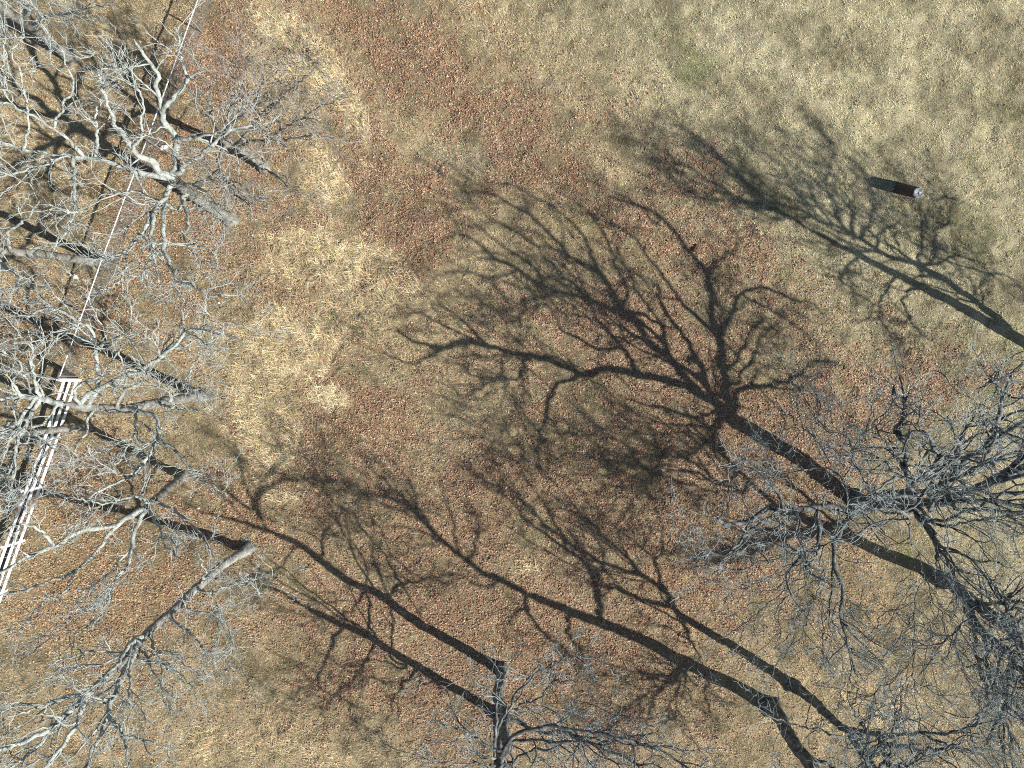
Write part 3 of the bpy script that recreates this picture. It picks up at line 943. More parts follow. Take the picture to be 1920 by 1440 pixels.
# big right hand tree
TREES.append(dict(name='bare_tree', seed=13, endf=.34, base=(1612, 943), mats=DARK_M, clear=3.6, dens=1.0, twig=1.0, extra=0, extra_len=(2.5, 4.0),
    label='large dark bare tree on the right that throws the big central shadow',
    trunk=('S', .35, .31, [(1560, 908, 1.0), (1513, 870, 1.9), (1440, 824, 3.1), (1390, 796, 4.1), (1355, 778, 4.6)]),
    limbs=[
    # seen by their shadows
    ('S', .18, 9.2, [(1360, 765), (1310, 740), (1280, 720), (1240, 710), (1190, 700), (1140, 693), (1090, 702), (1057, 687), (1030, 670), (990, 667), (940, 660), (907, 647), (873, 642), (827, 647), (780, 640), (740, 620)]),
    ('S', .09, 8.2, [(1090, 702), (1047, 720), (1030, 740), (1023, 790), (1013, 813), (1010, 887)]),
    ('S', .08, 8.6, [(990, 667), (970, 710), (930, 710), (900, 727), (870, 745)]),
    ('S', .07, 8.8, [(907, 647), (880, 613), (840, 580), (807, 567)]),
    ('S', .18, 10.9, [(1340, 755), (1280, 707), (1257, 673), (1213, 640), (1187, 607), (1160, 583), (1107, 563), (1070, 550), (1017, 537), (973, 507), (940, 492), (893, 487)]),
    ('S', .11, 10.2, [(1195, 700), (1173, 660), (1150, 633), (1123, 600), (1103, 567), (1093, 540), (1040, 517)]),
    ('S', .08, 9.8, [(1160, 650), (1120, 653), (1090, 637), (1057, 620), (1043, 597), (1027, 573), (993, 580)]),
    ('S', .08, 11.5, [(1017, 537), (1007, 507), (973, 480), (930, 450), (880, 410)]),
    ('S', .12, 12.2, [(1165, 587), (1140, 543), (1120, 510), (1077, 490), (1050, 460), (1000, 410), (930, 370), (860, 360)]),
    ('S', .17, 11.4, [(1362, 765), (1355, 700), (1345, 640), (1333, 590), (1330, 547), (1323, 510), (1290, 470), (1230, 400), (1150, 370)]),
    ('S', .10, 11.5, [(1340, 620), (1290, 580), (1230, 500), (1180, 440), (1100, 400)]),
    ('S', .09, 10.6, [(1328, 530), (1340, 493), (1373, 470), (1400, 440)]),
    ('S', .10, 8.8, [(1357, 690), (1357, 640), (1360, 607), (1380, 560), (1423, 540), (1460, 547), (1487, 563), (1527, 570), (1547, 590)]),
    ('S', .06, 8.8, [(1400, 560), (1447, 580), (1493, 610)]),
    ('S', .09, 11.2, [(1260, 680), (1230, 600), (1190, 540), (1160, 470), (1120, 430)]),
    ('S', .09, 12.2, [(1107, 563), (1040, 500), (980, 440), (900, 400), (845, 385)]),
    ('S', .08, 12.6, [(1122, 512), (1090, 440), (1040, 390), (980, 355), (930, 340)]),
    ('S', .08, 12.4, [(1175, 600), (1165, 520), (1130, 440), (1090, 385), (1040, 355)]),
    ('S', .07, 10.4, [(1060, 548), (1000, 560), (950, 580), (880, 565)]),
    ('S', .07, 10.2, [(907, 647), (850, 618), (790, 590), (750, 585)]),
    ('S', .07, 9.2, [(880, 643), (820, 660), (770, 680), (720, 660)]),
    ('S', .07, 11.2, [(973, 507), (920, 520), (860, 510), (800, 520)]),
    ('S', .07, 11.6, [(940, 492), (890, 450), (850, 440), (810, 460)]),
    ('S', .08, 12.6, [(1230, 420), (1190, 380), (1130, 350), (1080, 330)]),
    ('S', .09, 8.8, [(1350, 740), (1410, 680), (1440, 620), (1460, 610)]),
    ('S', .08, 8.8, [(1365, 700), (1400, 640), (1430, 600), (1480, 640)]),
    ('S', .08, 8.0, [(1350, 770), (1300, 780), (1230, 760), (1170, 750)]),
    ('S', .08, 8.0, [(1360, 780), (1320, 830), (1260, 860), (1210, 850)]),
    ('S', .11, 8.2, [(1370, 770), (1390, 730), (1440, 727), (1480, 713), (1520, 683), (1563, 670)]),
    # seen directly
    ('V', .19, 6.9, [(1700, 975), (1665, 975), (1640, 982), (1600, 1003), (1560, 1018), (1530, 1030), (1501, 1037), (1461, 1048), (1422, 1056), (1390, 1066), (1372, 1066), (1340, 1055), (1318, 1046)]),
    ('V', .11, 7.1, [(1506, 1037), (1508, 1059), (1509, 1081), (1515, 1109), (1523, 1130)]),
    ('V', .12, 7.4, [(1545, 1025), (1536, 1052), (1545, 1070), (1537, 1094), (1534, 1112), (1523, 1130), (1518, 1148), (1512, 1169), (1506, 1188), (1504, 1225)]),
    ('V', .08, 7.4, [(1519, 1132), (1492, 1162), (1486, 1181), (1476, 1195), (1453, 1214)]),
    ('V', .08, 7.4, [(1528, 1130), (1534, 1139), (1542, 1156), (1545, 1183), (1542, 1203), (1545, 1235)]),
    ('V', .07, 7.5, [(1542, 1150), (1570, 1177), (1582, 1198), (1600, 1225)]),
    ('V', .07, 7.5, [(1517, 1150), (1536, 1178), (1554, 1191), (1576, 1208), (1600, 1226)]),
    ('V', .08, 7.4, [(1540, 1082), (1564, 1092), (1582, 1109), (1593, 1125), (1596, 1150)]),
    ('V', .08, 7.3, [(1509, 1084), (1484, 1094), (1476, 1106), (1442, 1128), (1414, 1130), (1390, 1141)]),
    ('V', .07, 7.3, [(1442, 1130), (1422, 1148), (1398, 1167), (1375, 1184), (1351, 1200)]),
    ('V', .08, 7.4, [(1540, 1085), (1508, 1100), (1486, 1112), (1461, 1133), (1457, 1156), (1464, 1177), (1461, 1200)]),
    ('V', .08, 7.2, [(1507, 1052), (1468, 1077), (1436, 1087), (1407, 1097), (1379, 1106), (1357, 1124)]),
    ('V', .06, 7.0, [(1440, 1052), (1420, 1030), (1405, 1010), (1395, 1000)]),
    ('V', .07, 7.0, [(1500, 1037), (1470, 1018), (1445, 1010), (1420, 1003)]),
    ('V', .10, 6.4, [(1690, 965), (1650, 955), (1605, 925), (1562, 886), (1512, 878), (1492, 882), (1473, 890), (1451, 890), (1429, 886), (1407, 898), (1385, 908)]),
    ('V', .05, 6.5, [(1520, 878), (1484, 862), (1468, 845), (1432, 842)]),
    ('V', .07, 6.6, [(1565, 888), (1557, 868), (1539, 836), (1526, 823), (1523, 812), (1493, 798), (1486, 782), (1468, 775), (1462, 762)]),
    ('V', .05, 6.7, [(1493, 798), (1457, 812), (1432, 820), (1420, 826)]),
    ('V', .10, 7.2, [(1640, 950), (1625, 905), (1598, 861), (1593, 822), (1578, 812), (1551, 808), (1536, 792), (1526, 779), (1536, 764), (1534, 748), (1528, 733)]),
    ('V', .04, 7.3, [(1526, 775), (1512, 752), (1496, 722)]),
    ('V', .13, 8.0, [(1700, 950), (1706, 920), (1706, 892), (1695, 881), (1701, 853), (1695, 829), (1689, 812), (1680, 806), (1690, 782), (1695, 757), (1682, 740), (1675, 720)]),
    ('V', .05, 8.0, [(1695, 757), (1707, 729)]),
    ('V', .07, 7.8, [(1697, 881), (1686, 870), (1676, 850), (1657, 829), (1643, 803), (1632, 790)]),
    ('V', .06, 7.6, [(1697, 885), (1667, 870), (1642, 857), (1632, 836), (1618, 815)]),
    ('V', .15, 7.8, [(1705, 925), (1714, 903), (1737, 897), (1761, 890), (1782, 893), (1793, 876), (1795, 853), (1798, 832), (1807, 807), (1817, 795), (1839, 793), (1864, 787)]),
    ('V', .07, 8.0, [(1798, 838), (1829, 817), (1851, 811), (1878, 809)]),
    ('V', .10, 7.8, [(1796, 862), (1836, 862), (1854, 875), (1878, 886), (1898, 889), (1925, 892)]),
    ('V', .10, 7.0, [(1790, 890), (1811, 912), (1831, 926), (1857, 939)]),
    ('V', .15, 7.2, [(1720, 965), (1757, 978), (1800, 965), (1857, 941), (1893, 915), (1925, 900)]),
    ('V', .12, 7.0, [(1857, 941), (1890, 955), (1930, 975)]),
    ('V', .09, 6.6, [(1735, 975), (1776, 988), (1807, 977), (1846, 977), (1886, 983), (1920, 1004)]),
    ('V', .09, 6.8, [(1718, 962), (1737, 988), (1753, 1007), (1757, 1022), (1792, 1032), (1823, 1049), (1854, 1054), (1905, 1063)]),
    ('V', .06, 7.2, [(1757, 1022), (1756, 1070), (1752, 1090)]),
    ('V', .25, 6.2, [(1706, 975), (1704, 1011), (1717, 1033), (1726, 1060), (1732, 1085)]),
    ('V', .18, 7.0, [(1732, 1085), (1717, 1116), (1714, 1147), (1712, 1180), (1712, 1224), (1693, 1250), (1675, 1274), (1643, 1294), (1620, 1311)]),
    ('V', .07, 7.4, [(1689, 1258), (1690, 1333), (1701, 1353), (1729, 1382)]),
    ('V', .06, 7.4, [(1713, 1227), (1714, 1289), (1722, 1344), (1730, 1380)]),
    ('V', .07, 7.2, [(1714, 1150), (1697, 1180), (1681, 1202), (1645, 1250), (1629, 1267)]),
    ('V', .11, 7.2, [(1726, 1070), (1753, 1132), (1765, 1151), (1776, 1190), (1804, 1221), (1823, 1247), (1839, 1277)]),
    ('V', .06, 7.4, [(1776, 1195), (1745, 1239), (1720, 1272)]),
    ('V', .08, 7.0, [(1714, 1130), (1680, 1140), (1655, 1150), (1640, 1180), (1620, 1200)]),
    ('V', .07, 7.0, [(1714, 1140), (1730, 1150), (1745, 1165), (1760, 1180)]),
    ]))
# tree right behind it
TREES.append(dict(name='bare_tree', seed=14, dens=1.05, endf=.42, base=(1768, 1088), mats=DARK_M, clear=2.6,
    label='dark bare tree at the right edge, black limbs reaching the lower right corner',
    trunk=('V', .30, .20, [(1790, 1100, 1.0), (1814, 1122, 2.0), (1842, 1141, 3.0), (1885, 1171, 4.2), (1920, 1200, 5.2), (1960, 1232, 6.2)]),
    limbs=[
    ('V', .23, 6.4, [(1812, 1122), (1823, 1160), (1839, 1182), (1864, 1203), (1892, 1224), (1901, 1250), (1887, 1289), (1886, 1320), (1876, 1346)]),
    ('V', .14, 6.4, [(1901, 1245), (1925, 1267), (1950, 1300)]),
    ('V', .08, 6.4, [(1826, 1165), (1828, 1200), (1830, 1227), (1839, 1258), (1850, 1297), (1847, 1328), (1831, 1355), (1800, 1370)]),
    ('V', .08, 6.6, [(1836, 1180), (1851, 1219), (1856, 1274), (1880, 1296), (1906, 1313), (1915, 1350)]),
    ('V', .07, 6.8, [(1886, 1320), (1860, 1370), (1850, 1400)]),
    ('V', .07, 6.8, [(1880, 1345), (1895, 1375), (1900, 1410)]),
    ('V', .09, 6.0, [(1835, 1136), (1860, 1130), (1900, 1128), (1940, 1125)]),
    ('V', .10, 7.0, [(1930, 1210), (1900, 1160), (1870, 1110), (1850, 1080)]),
    ('S', .12, 8.6, [(1350, 905), (1300, 885), (1250, 880), (1200, 900), (1150, 880)]),
    ('S', .12, 8.6, [(1390, 925), (1330, 890), (1290, 860), (1230, 850), (1180, 860), (1130, 850)]),
    ('S', .10, 8.8, [(1380, 920), (1330, 920), (1270, 900), (1210, 890), (1170, 900)]),
    ('S', .10, 9.0, [(1380, 915), (1340, 850), (1290, 810), (1230, 815), (1160, 800), (1100, 815), (1020, 805)]),
    ('S', .09, 9.2, [(1340, 850), (1310, 790), (1270, 770), (1210, 760)]),
    ('S', .08, 9.0, [(1290, 865), (1240, 830), (1190, 830), (1140, 820)]),
    ('S', .08, 9.2, [(1330, 890), (1300, 850), (1250, 800), (1200, 780)]),
    ('S', .08, 9.0, [(1320, 900), (1280, 880), (1240, 870), (1200, 910)]),
    ('S', .08, 9.0, [(1310, 870), (1270, 840), (1230, 850), (1180, 880)]),
    ('S', .08, 9.4, [(1300, 830), (1260, 820), (1230, 790), (1180, 810)]),
    ('S', .08, 8.6, [(1390, 925), (1370, 880), (1340, 810), (1330, 780)]),
    ('S', .08, 8.6, [(1300, 905), (1240, 900), (1200, 870), (1170, 830)]),
    ]))
# tree beyond the right edge, known by its shadow
TREES.append(dict(name='bare_tree', seed=15, base=(1962, 668), mats=DARK_M, clear=1.0,
    dens=1.9, label='bare tree beyond the right edge, casting a forked shadow over mown grass',
    trunk=('S', .29, .09, [(1920, 643, .9), (1880, 620, 1.6), (1827, 590, 2.6), (1773, 560, 3.6), (1667, 507, 5.5), (1613, 480, 6.5), (1513, 427, 8.4)]),
    limbs=[
    ('S', .19, 9.2, [(1885, 620), (1873, 598), (1840, 575), (1793, 541), (1730, 498), (1667, 478), (1597, 440), (1547, 413), (1493, 393)]),
    ('S', .09, 12.6, [(1513, 427), (1467, 400), (1380, 370), (1323, 333), (1280, 307), (1240, 285)]),
    ('S', .09, 11.0, [(1500, 395), (1440, 370), (1390, 330), (1340, 290), (1300, 260)]),
    ('S', .08, 7.6, [(1727, 507), (1727, 480), (1733, 433), (1723, 373), (1700, 340)]),
    ('S', .07, 7.4, [(1735, 500), (1753, 480), (1753, 437), (1780, 410), (1790, 360)]),
    ('S', .07, 7.2, [(1745, 500), (1790, 480), (1830, 490), (1860, 520)]),
    ('S', .07, 9.0, [(1647, 470), (1650, 440), (1663, 427), (1693, 407), (1690, 360)]),
    ('S', .07, 9.6, [(1600, 440), (1600, 400), (1570, 360), (1560, 320)]),
    ('S', .06, 6.2, [(1730, 540), (1700, 550), (1710, 600), (1750, 640)]),
    ('S', .06, 6.6, [(1680, 515), (1655, 560), (1660, 610), (1700, 650)]),
    ('S', .06, 8.0, [(1613, 480), (1580, 520), (1590, 540)]),
    ('S', .07, 10.4, [(1560, 420), (1530, 380), (1500, 330), (1460, 290)]),
    ('S', .07, 9.6, [(1530, 405), (1480, 410), (1430, 400), (1380, 380)]),
    ('S', .07, 10.0, [(1620, 440), (1640, 380), (1620, 330), (1590, 290)]),
    ('S', .06, 8.0, [(1700, 490), (1680, 440), (1710, 420)]),
    ('S', .08, 12.6, [(1467, 400), (1410, 350), (1350, 300), (1290, 255)]),
    ('S', .07, 12.0, [(1430, 385), (1370, 372), (1300, 340), (1250, 310)]),
    ('S', .08, 11.2, [(1547, 413), (1490, 360), (1440, 310), (1400, 270)]),
    ('S', .07, 10.6, [(1580, 430), (1560, 370), (1530, 310), (1490, 270)]),
    ('S', .08, 11.6, [(1520, 400), (1480, 350), (1420, 330), (1350, 310)]),
    ('S', .08, 12.4, [(1440, 392), (1390, 350), (1330, 280), (1280, 240)]),
    ('S', .08, 10.8, [(1600, 445), (1560, 400), (1500, 380), (1440, 350)]),
    ('S', .07, 10.8, [(1600, 440), (1590, 360), (1560, 290), (1540, 250)]),
    ('S', .07, 12.4, [(1400, 380), (1350, 375), (1290, 360), (1230, 300)]),
    ('S', .07, 9.8, [(1650, 470), (1600, 470), (1560, 460), (1500, 450)]),
    ]))


def build_all_trees():
    for s in TREES:
        build_tree(s)


build_all_trees()


# ------------------------------------------------------------------ fences
M_WHITE = flat_material('white_board_paint', (0.80, 0.79, 0.80), 0.5, 0.09, 5)
M_GALV = flat_material('galvanised_pipe', (0.55, 0.56, 0.58), 0.4, 0.08, 12, metal=0.35)
M_WIRE = flat_material('galvanised_wire', (0.25, 0.25, 0.25), 0.5, 0.08, 12, metal=0.3)


def box_between(a, b, width, height, wob=0.0, top=None):
    """a board from a to b (3d points at its middle), width across, height upright; bevelled long edges"""
    a, b = np.array(a, float), np.array(b, float)
    t = b - a
    ln = np.linalg.norm(t)
    t /= ln
    s = np.cross(t, (0, 0, 1.0))
    s /= np.linalg.norm(s)
    u = np.cross(s, t)
    w, h, e = width / 2, height / 2, min(width, height) * 0.14
    prof = [(-w + e, -h), (w - e, -h), (w, -h + e), (w, h - e), (w - e, h), (-w + e, h), (-w, h - e), (-w, -h + e)]
    V = [a + s * p + u * q for p, q in prof] + [b + s * p + u * q for p, q in prof]
    V += [a, b]
    F = []
    for i in range(8):
        j = (i + 1) % 8
        F.append((i, j, j + 8, i + 8))
    T = [(16, (i + 1) % 8, i) for i in range(8)] + [(17, i + 8, (i + 1) % 8 + 8) for i in range(8)]
    return np.array(V), F, T


def mixed_mesh(name, V, faces, mat, smooth=False):
    me = bpy.data.meshes.new(name)
    me.from_pydata([tuple(v) for v in V], [], [tuple(int(i) for i in f) for f in faces])
    if smooth:
        me.polygons.foreach_set('use_smooth', np.ones(len(me.polygons), dtype=bool))
    me.update()
    me.materials.append(mat)
    return me


def gz(x, y):
    return float(ground_z(np.array([x]), np.array([y]))[0])


def lathe(profile, sides=16):
    V, F = [], []
    for (r, z) in profile:
        for k in range(sides):
            a = 2 * math.pi * k / sides
            V.append((r * math.cos(a), r * math.sin(a), z))
    for i in range(len(profile) - 1):
        for k in range(sides):
            k2 = (k + 1) % sides
            F.append((i * sides + k, i * sides + k2, (i + 1) * sides + k2, (i + 1) * sides + k))
    F.append(tuple(range(sides - 1, -1, -1)))
    F.append(tuple(range((len(profile) - 1) * sides, len(profile) * sides)))
    return V, F


def white_fence():
    bases = [(151, 712), (115, 819), (82, 912), (46, 1012), (13, 1106), (-22, 1204)]
    B = [gx(*p) for p in bases]
    o0 = B[0]
    root = thing('board_fence', 'white three rail board fence at the left edge below the wire fence', 'fence', (o0[0], o0[1], 0))
    off = np.array([o0[0], o0[1], 0])
    d = (B[-1] - B[0]) / np.linalg.norm(B[-1] - B[0])
    nrm = np.array([-d[1], d[0]])           # towards the right of the picture?
    if nrm[0] < 0:
        nrm = -nrm
    r_ = np.random.default_rng(4)
    for p in B:
        lean = r_.normal(size=2) * 0.02
        a = (p[0], p[1], -0.2)
        b = (p[0] + lean[0], p[1] + lean[1], 1.5 + r_.uniform(-.03, .03))
        V, F, T = box_between_up(a, b, 0.125, d)
        link('post', mixed_mesh('post', np.array(V) - off, F, M_WHITE), root)
    for i in range(len(B) - 1):
        for k, z in enumerate((0.42, 0.86, 1.30)):
            e = nrm * 0.085
            z1, z2 = z + r_.uniform(-.025, .025), z + r_.uniform(-.025, .025)
            p1 = B[i] + e + d * 0.004
            p2 = B[i + 1] + e - d * 0.004
            V, F, T = box_between((p1[0], p1[1], z1), (p2[0], p2[1], z2), 0.04, 0.165)
            link('rail', mixed_mesh('rail', V - off, F + T, M_WHITE), root)


def box_between_up(a, b, w, d):
    a, b = np.array(a), np.array(b)
    n = np.array([-d[1], d[0]])
    V = []
    for p, sc in ((a, 1), (b - np.array([0, 0, .03]), 1), (b, .55)):
        for (i, j) in ((-1, -1), (1, -1), (1, 1), (-1, 1)):
            q = d * i * w / 2 * sc + n * j * w / 2 * sc
            V.append(p + np.array([q[0], q[1], 0]))
    F = []
    for l in range(2):
        for k in range(4):
            k2 = (k + 1) % 4
            F.append((l * 4 + k, l * 4 + k2, l * 4 + 4 + k2, l * 4 + 4 + k))
    F += [(8, 9, 10, 11), (3, 2, 1, 0)]
    return V, F, []


def chain_fence(tops, label, H=1.28, ties=True, seed=1, wire_r=0.0026, top_r=0.032):
    """tops: post tops as seen in the photograph"""
    r_ = np.random.default_rng(seed)
    k = (CAM_H - H) / CAM_H
    P = [gx(*p) * k for p in tops]
    root = thing('chain_link_fence', label, 'fence', (P[0][0], P[0][1], 0))
    off = np.array([P[0][0], P[0][1], 0])
    for p in P:
        V, F = lathe([(0.034, -0.1), (0.034, H + 0.02), (0.044, H + 0.03), (0.04, H + 0.07), (0.015, H + 0.10)], 10)
        V = np.array(V) + np.array([p[0], p[1], 0]) - off
        link('post', mixed_mesh('post', V, F, M_GALV, True), root)
    for a, b in zip(P[:-1], P[1:]):
        a3 = np.array([a[0], a[1], H])
        b3 = np.array([b[0], b[1], H])
        L = catmull([a3, (a3 + b3) / 2 + np.array([0, 0, -0.015]), b3], 6)
        V, F = tubes(L[None], np.full((1, 6), top_r), 8, 1)
        link('top_rail', make_mesh('top_rail', V - off, F, M_GALV), root)
    # woven wire, every strand a bent thin tube
    allP = []
    for a, b in zip(P[:-1], P[1:]):
        d = b - a
        ln = np.linalg.norm(d)
        d = d / ln
        n = np.array([-d[1], d[0]])
        step = 0.075
        m = int(ln / step)
        hh = H - 0.06
        for i in range(-int(hh / step), m + int(hh / step) + 1):
            for sgn in (1, -1):
                s0 = i * step
                z = np.array([0.03, hh * .5, hh])
                s = s0 + sgn * (z - (0 if sgn > 0 else hh))
                if sgn < 0:
                    s = s0 + (hh - z)
                if s.max() < 0 or s.min() > ln:
                    continue
                # clip to the bay
                zz = np.linspace(0.03, hh, 5)
                ss = s0 + (zz if sgn > 0 else hh - zz)
                lo = max(ss.min(), 0)
                hi = min(ss.max(), ln)
                if hi - lo < 0.05:
                    continue
                ss2 = np.linspace(lo, hi, 4)
                z2 = (ss2 - s0) if sgn > 0 else hh - (ss2 - s0)
                z2 = np.clip(z2, 0.03, hh)
                bulge = 0.02 * np.sin(ss2 * 2.1) * (1 - z2 / hh)
                q = a[None] + d[None] * ss2[:, None] + n[None] * (0.045 + bulge)[:, None]
                allP.append(np.column_stack([q, z2]))
    allP = np.array(allP)
    V, F = tubes(allP, np.full(allP.shape[:2], wire_r), 3, 2)
    w = link('wire_mesh', make_mesh('wire_mesh', V - off, F, M_WIRE, False), root)
    w['kind'] = 'stuff'


white_fence()
tp = [(112, 705), (151, 597), (190, 488), (232, 375), (275, 262), (316, 150), (357, 36), (398, -76)]
chain_fence(tp, 'long chain link fence with a pale top rail running up from the white fence')
chain_fence([(108, 712), (-10, 691), (-130, 670)], 'short chain link fence running to the left edge from the corner by the white fence', seed=3)


# ------------------------------------------------------------------ weathered post in the mown grass
def leaning_post():
    b = gx(1686, 353)
    H = 1.12
    top = from_view(1722, 362, H)
    lean = np.array([top[0] - b[0], top[1] - b[1]])
    root = thing('wooden_post', 'short dark wooden post with a pale round top standing alone in the mown grass', 'post', (b[0], b[1], 0))
    m, nt, bs = new_mat('dark_weathered_wood')
    g = N(nt, 'ShaderNodeTexCoord')
    mp = N(nt, 'ShaderNodeMapping')
    mp.inputs['Scale'].default_value = (14, 14, 1.2)
    nt.links.new(g.outputs['Object'], mp.inputs[0])
    n = N(nt, 'ShaderNodeTexNoise')
    n.inputs['Scale'].default_value = 2.0
    n.inputs['Detail'].default_value = 6
    nt.links.new(mp.outputs[0], n.inputs['Vector'])
    r = ramp(nt, [(0.35, (0.03, 0.018, 0.015)), (0.6, (0.10, 0.06, 0.05)), (0.75, (0.2, 0.15, 0.13))])
    nt.links.new(n.outputs[0], r.inputs[0])
    nt.links.new(r.outputs[0], bs.inputs['Base Color'])
    bs.inputs['Roughness'].default_value = .85
    sides = 20
    r_ = np.random.default_rng(9)
    rads = 0.235 * (1 + .05 * r_.normal(size=sides))
    V, F = [], []
    zs = [-0.1, 0.0, 0.3, 0.6, 0.9, 1.085, 1.105]
    for z in zs:
        s = max(z, 0) / H
        for k in range(sides):
            a = 2 * math.pi * k / sides
            rr = rads[k] * (1.12 - .12 * s) * (0.97 if z > 1.09 else 1)
            V.append((lean[0] * s + rr * math.cos(a), lean[1] * s + rr * math.sin(a), z))
    for i in range(len(zs) - 1):
        for k in range(sides):
            k2 = (k + 1) % sides
            F.append((i * sides + k, i * sides + k2, (i + 1) * sides + k2, (i + 1) * sides + k))
    F.append(tuple(range((len(zs) - 1) * sides, len(zs) * sides)))
    link('shaft', mixed_mesh('shaft', V, F, m), root)
    # pale cut end with radial cracks and a dark heart
    m2, nt, bs = new_mat('pale_end_grain')
    tc = N(nt, 'ShaderNodeTexCoord')
    n2 = N(nt, 'ShaderNodeTexNoise')
    n2.inputs['Scale'].default_value = 11
    n2.inputs['Detail'].default_value = 5
    nt.links.new(tc.outputs['Object'], n2.inputs['Vector'])
    r2 = ramp(nt, [(0.36, (0.16, 0.18, 0.19)), (0.5, (0.42, 0.45, 0.46)), (0.62, (0.62, 0.64, 0.64))])
    nt.links.new(n2.outputs[0], r2.inputs[0])
    nt.links.new(r2.outputs[0], bs.inputs['Base Color'])
    V, F = [], []
    for (rr, z) in ((0.19, 0.0), (0.186, 0.022), (0.165, 0.026), (0.10, 0.014), (0.035, 0.012), (0.03, -0.004)):
        for k in range(sides):
            a = 2 * math.pi * k / sides
            q = rr * (rads[k] / 0.195)
            zz = z - (0.012 if k % 5 == 0 and rr < .17 else 0)
            V.append((lean[0] + q * math.cos(a), lean[1] + q * math.sin(a), 1.106 + zz))
    for i in range(5):
        for k in range(sides):
            k2 = (k + 1) % sides
            F.append((i * sides + k, i * sides + k2, (i + 1) * sides + k2, (i + 1) * sides + k))
    link('cut_top', mixed_mesh('cut_top', V, F, m2), root)
    V, F = lathe([(0.028, 1.09), (0.028, 1.108), (0.012, 1.112)], 10)
    V = np.array(V) + np.array([lean[0], lean[1], 0])
    link('heart', mixed_mesh('heart', V, F, m), root)


leaning_post()


# ------------------------------------------------------------------ small things lying about
def lump(px, py, rx, ry, h, name, label, cat, mat, seed, ang=0.0, sides=16):
    r_ = np.random.default_rng(seed)
    b = gx(px, py)
    V, F = [], []
    rings = [(1.0, -0.05), (1.02, 0.25), (0.85, 0.7), (0.5, 0.95), (0.15, 1.0)]
    per = 1 + .12 * r_.normal(size=sides)
    for (s, z) in rings:
        for k in range(sides):
            a = 2 * math.pi * k / sides
            q = per[k] * s * (1 + .05 * r_.normal())
            x, y = rx * q * math.cos(a), ry * q * math.sin(a)
            V.append((x * math.cos(ang) - y * math.sin(ang), x * math.sin(ang) + y * math.cos(ang), h * (z + .07 * r_.normal())))
    for i in range(len(rings) - 1):
        for k in range(sides):
            k2 = (k + 1) % sides
            F.append((i * sides + k, i * sides + k2, (i + 1) * sides + k2, (i + 1) * sides + k))
    F.append(tuple(range((len(rings) - 1) * sides, len(rings) * sides)))
    o = link(name, mixed_mesh(name, V, F, mat, True))
    o.location = (b[0], b[1], gz(*b))
    tag(o, label, cat)
    return o


M_STONE = flat_material('pale_stone', (0.62, 0.58, 0.5), 0.8, 0.12, 9)
M_BAG = flat_material('white_plastic', (0.75, 0.78, 0.82), 0.35, 0.06, 6)
M_MOUND = flat_material('brown_leaf_mould', (0.12, 0.065, 0.04), 0.9, 0.3, 22)
lump(139, 518, 0.2, 0.115, 0.10, 'pale_stone', 'flat pale stone lying among leaves left of the wire fence', 'stone', M_STONE, 3, -0.4)
lump(1305, 467, 0.2, 0.19, 0.16, 'leaf_mound', 'small dark brown mound of leaf mould in the crown shadow', 'mound', M_MOUND, 5)
lump(309, 277, 0.2, 0.11, 0.10, 'plastic_bag', 'crumpled white plastic bag below the upper left tree', 'litter', M_BAG, 6, 0.5)
lump(411, 568, 0.06, 0.05, 0.05, 'white_pebble', 'tiny white pebble in the leaves right of the upper left tree', 'stone', M_BAG, 7)
lump(372, 953, 0.07, 0.05, 0.05, 'white_chip', 'tiny white chip beside the lower left trunk foot', 'litter', M_BAG, 8)


def curled_leaves_on(name, label, cat, px, py, spread, n, seed, hmax, stems):
    """a low brushy sapling holding dark curled leaves"""
    r_ = np.random.default_rng(seed)
    b = gx(px, py)
    root = thing(name, label, cat, (b[0], b[1], 0))
    P = []
    for k in range(stems):
        a = r_.uniform(0, 2 * math.pi)
        ln = r_.uniform(.5, 1) * spread
        d = np.array([math.cos(a), math.sin(a) * .6, hmax / spread])
        q = [np.array([0, 0, -.03])]
        for i in range(7):
            d = d + r_.normal(size=3) * .18
            q.append(q[-1] + d * ln / 7)
        P.append(q)
    P = np.array(P)
    P[:, :, 2] = np.maximum(P[:, :, 2], -.03)
    R = np.tile(np.linspace(.014, .005, 8), (stems, 1))
    V, F = tubes(P, R, 4, 2)
    link('stems', make_mesh('stems', V, F, M_TWIG3), root)
    idx = r_.integers(0, stems, n)
    node = r_.integers(3, 8, n)
    c = P[idx, node] + r_.normal(size=(n, 3)) * .05
    sz = r_.uniform(.03, .06, n)
    u = r_.normal(size=(n, 3))
    u /= np.linalg.norm(u, axis=1, keepdims=True)
    v = np.cross(u, r_.normal(size=(n, 3)))
    v /= np.linalg.norm(v, axis=1, keepdims=True)
    V = np.stack([c - u * sz[:, None], c - v * sz[:, None] * .6, c + u * sz[:, None], c + v * sz[:, None] * .6], 1).reshape(-1, 3)
    F = np.arange(4 * n).reshape(-1, 4)
    lf = link('leaves', make_mesh('leaves', V, F, flat_material('withered_leaf', (0.07, 0.04, 0.032), .7, .3, 30), False), root)
    lf['kind'] = 'stuff'


curled_leaves_on('brushy_sapling', 'low brushy sapling with dark withered leaves on the pale grass near the top', 'sapling', 572, 112, 1.45, 260, 12, .6, 22)


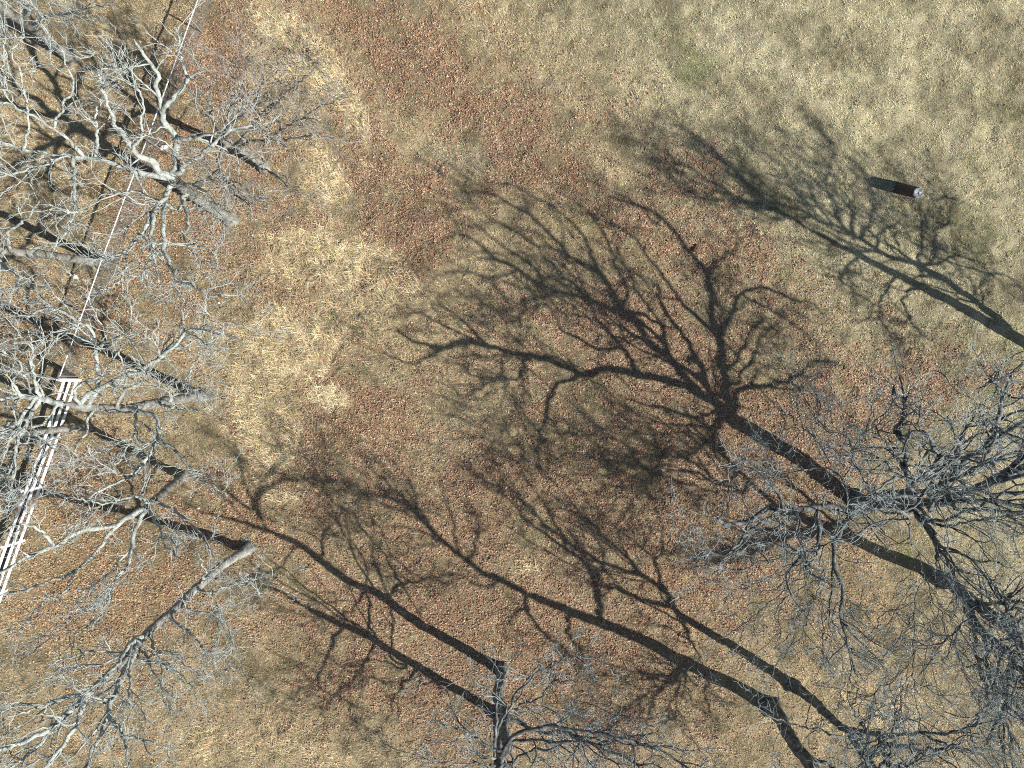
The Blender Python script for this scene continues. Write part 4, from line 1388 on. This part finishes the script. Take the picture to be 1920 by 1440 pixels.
def long_grass_tufts():
    """bleached long grass lying in sheaves"""
    r_ = np.random.default_rng(90)
    spots = []
    for (x, y, rx, ry, n) in ((540, 90, 60, 50, 40), (650, 200, 30, 60, 16), (700, 565, 40, 40, 20), (600, 490, 110, 50, 70), (640, 600, 70, 60, 40), (500, 560, 90, 60, 50), (480, 700, 70, 90, 45), (540, 800, 80, 50, 30), (375, 1385, 22, 22, 12),
                              (1215, 980, 60, 50, 14), (560, 1380, 180, 60, 60), (660, 300, 30, 40, 10), (430, 480, 60, 60, 30), (520, 900, 70, 40, 20)):
        for _ in range(n):
            spots.append((x + r_.normal() * rx * .6, y + r_.normal() * ry * .6))
    P, C = [], []
    for (px, py) in spots:
        b = gx(px, py)
        a0 = r_.uniform(0, 2 * math.pi)
        nb = int(r_.integers(8, 20))
        for k in range(nb):
            a = a0 + r_.normal() * .55
            ln = r_.uniform(.16, .42)
            st = b + r_.normal(size=2) * .06
            z = gz(*st)
            el = r_.uniform(.15, .6)
            d = np.array([math.cos(a), math.sin(a)])
            P.append([np.r_[st, z], np.r_[st + d * ln * .4, z + ln * el * .6], np.r_[st + d * ln * .8, z + ln * el * .7], np.r_[st + d * ln, z + ln * el * .45]])
            C.append(np.array([0.52, 0.43, 0.28]) * r_.uniform(.6, 1.1))
    P = np.array(P)
    R = np.tile(np.array([.006, .007, .005, .002]), (len(P), 1))
    V, F = tubes(P, R, 3, 4)
    tint = np.repeat(np.array(C), 12, axis=0)
    o = link('long_grass', make_mesh('long_grass', V, F, attr_material('bleached_long_grass'), False, {'tint': tint}))
    o['kind'] = 'stuff'
    tag(o, 'bleached long grass flattened in sheaves left of the middle', 'grass')


long_grass_tufts()


def ground_twigs():
    r_ = np.random.default_rng(95)
    n = 1900
    x = r_.uniform(-GX, GX * .9, n)
    y = r_.uniform(-GY, GY, n)
    k = cover(x, y)[0] + .1 > r_.random(n)
    x, y = x[k], y[k]
    n = len(x)
    a = r_.uniform(0, 2 * math.pi, n)
    L = r_.uniform(.15, .6, n) * np.where(r_.random(n) < .08, 2.4, 1)
    P = np.empty((n, 4, 3))
    cur = np.stack([x, y], 1)
    for i in range(4):
        P[:, i, :2] = cur
        P[:, i, 2] = ground_z(cur[:, 0], cur[:, 1]) + .05
        a = a + r_.normal(0, .3, n)
        cur = cur + np.stack([np.cos(a), np.sin(a)], 1) * (L / 3)[:, None]
    R = np.tile(np.array([.009, .008, .006, .003]), (n, 1))
    V, F = tubes(P, R, 4, 6)
    o = link('fallen_twigs', make_mesh('fallen_twigs', V, F, M_TWIG3, False))
    o['kind'] = 'stuff'
    tag(o, 'small grey twigs scattered over the leaf litter', 'twigs')


ground_twigs()
print('tree tris', TRIS)
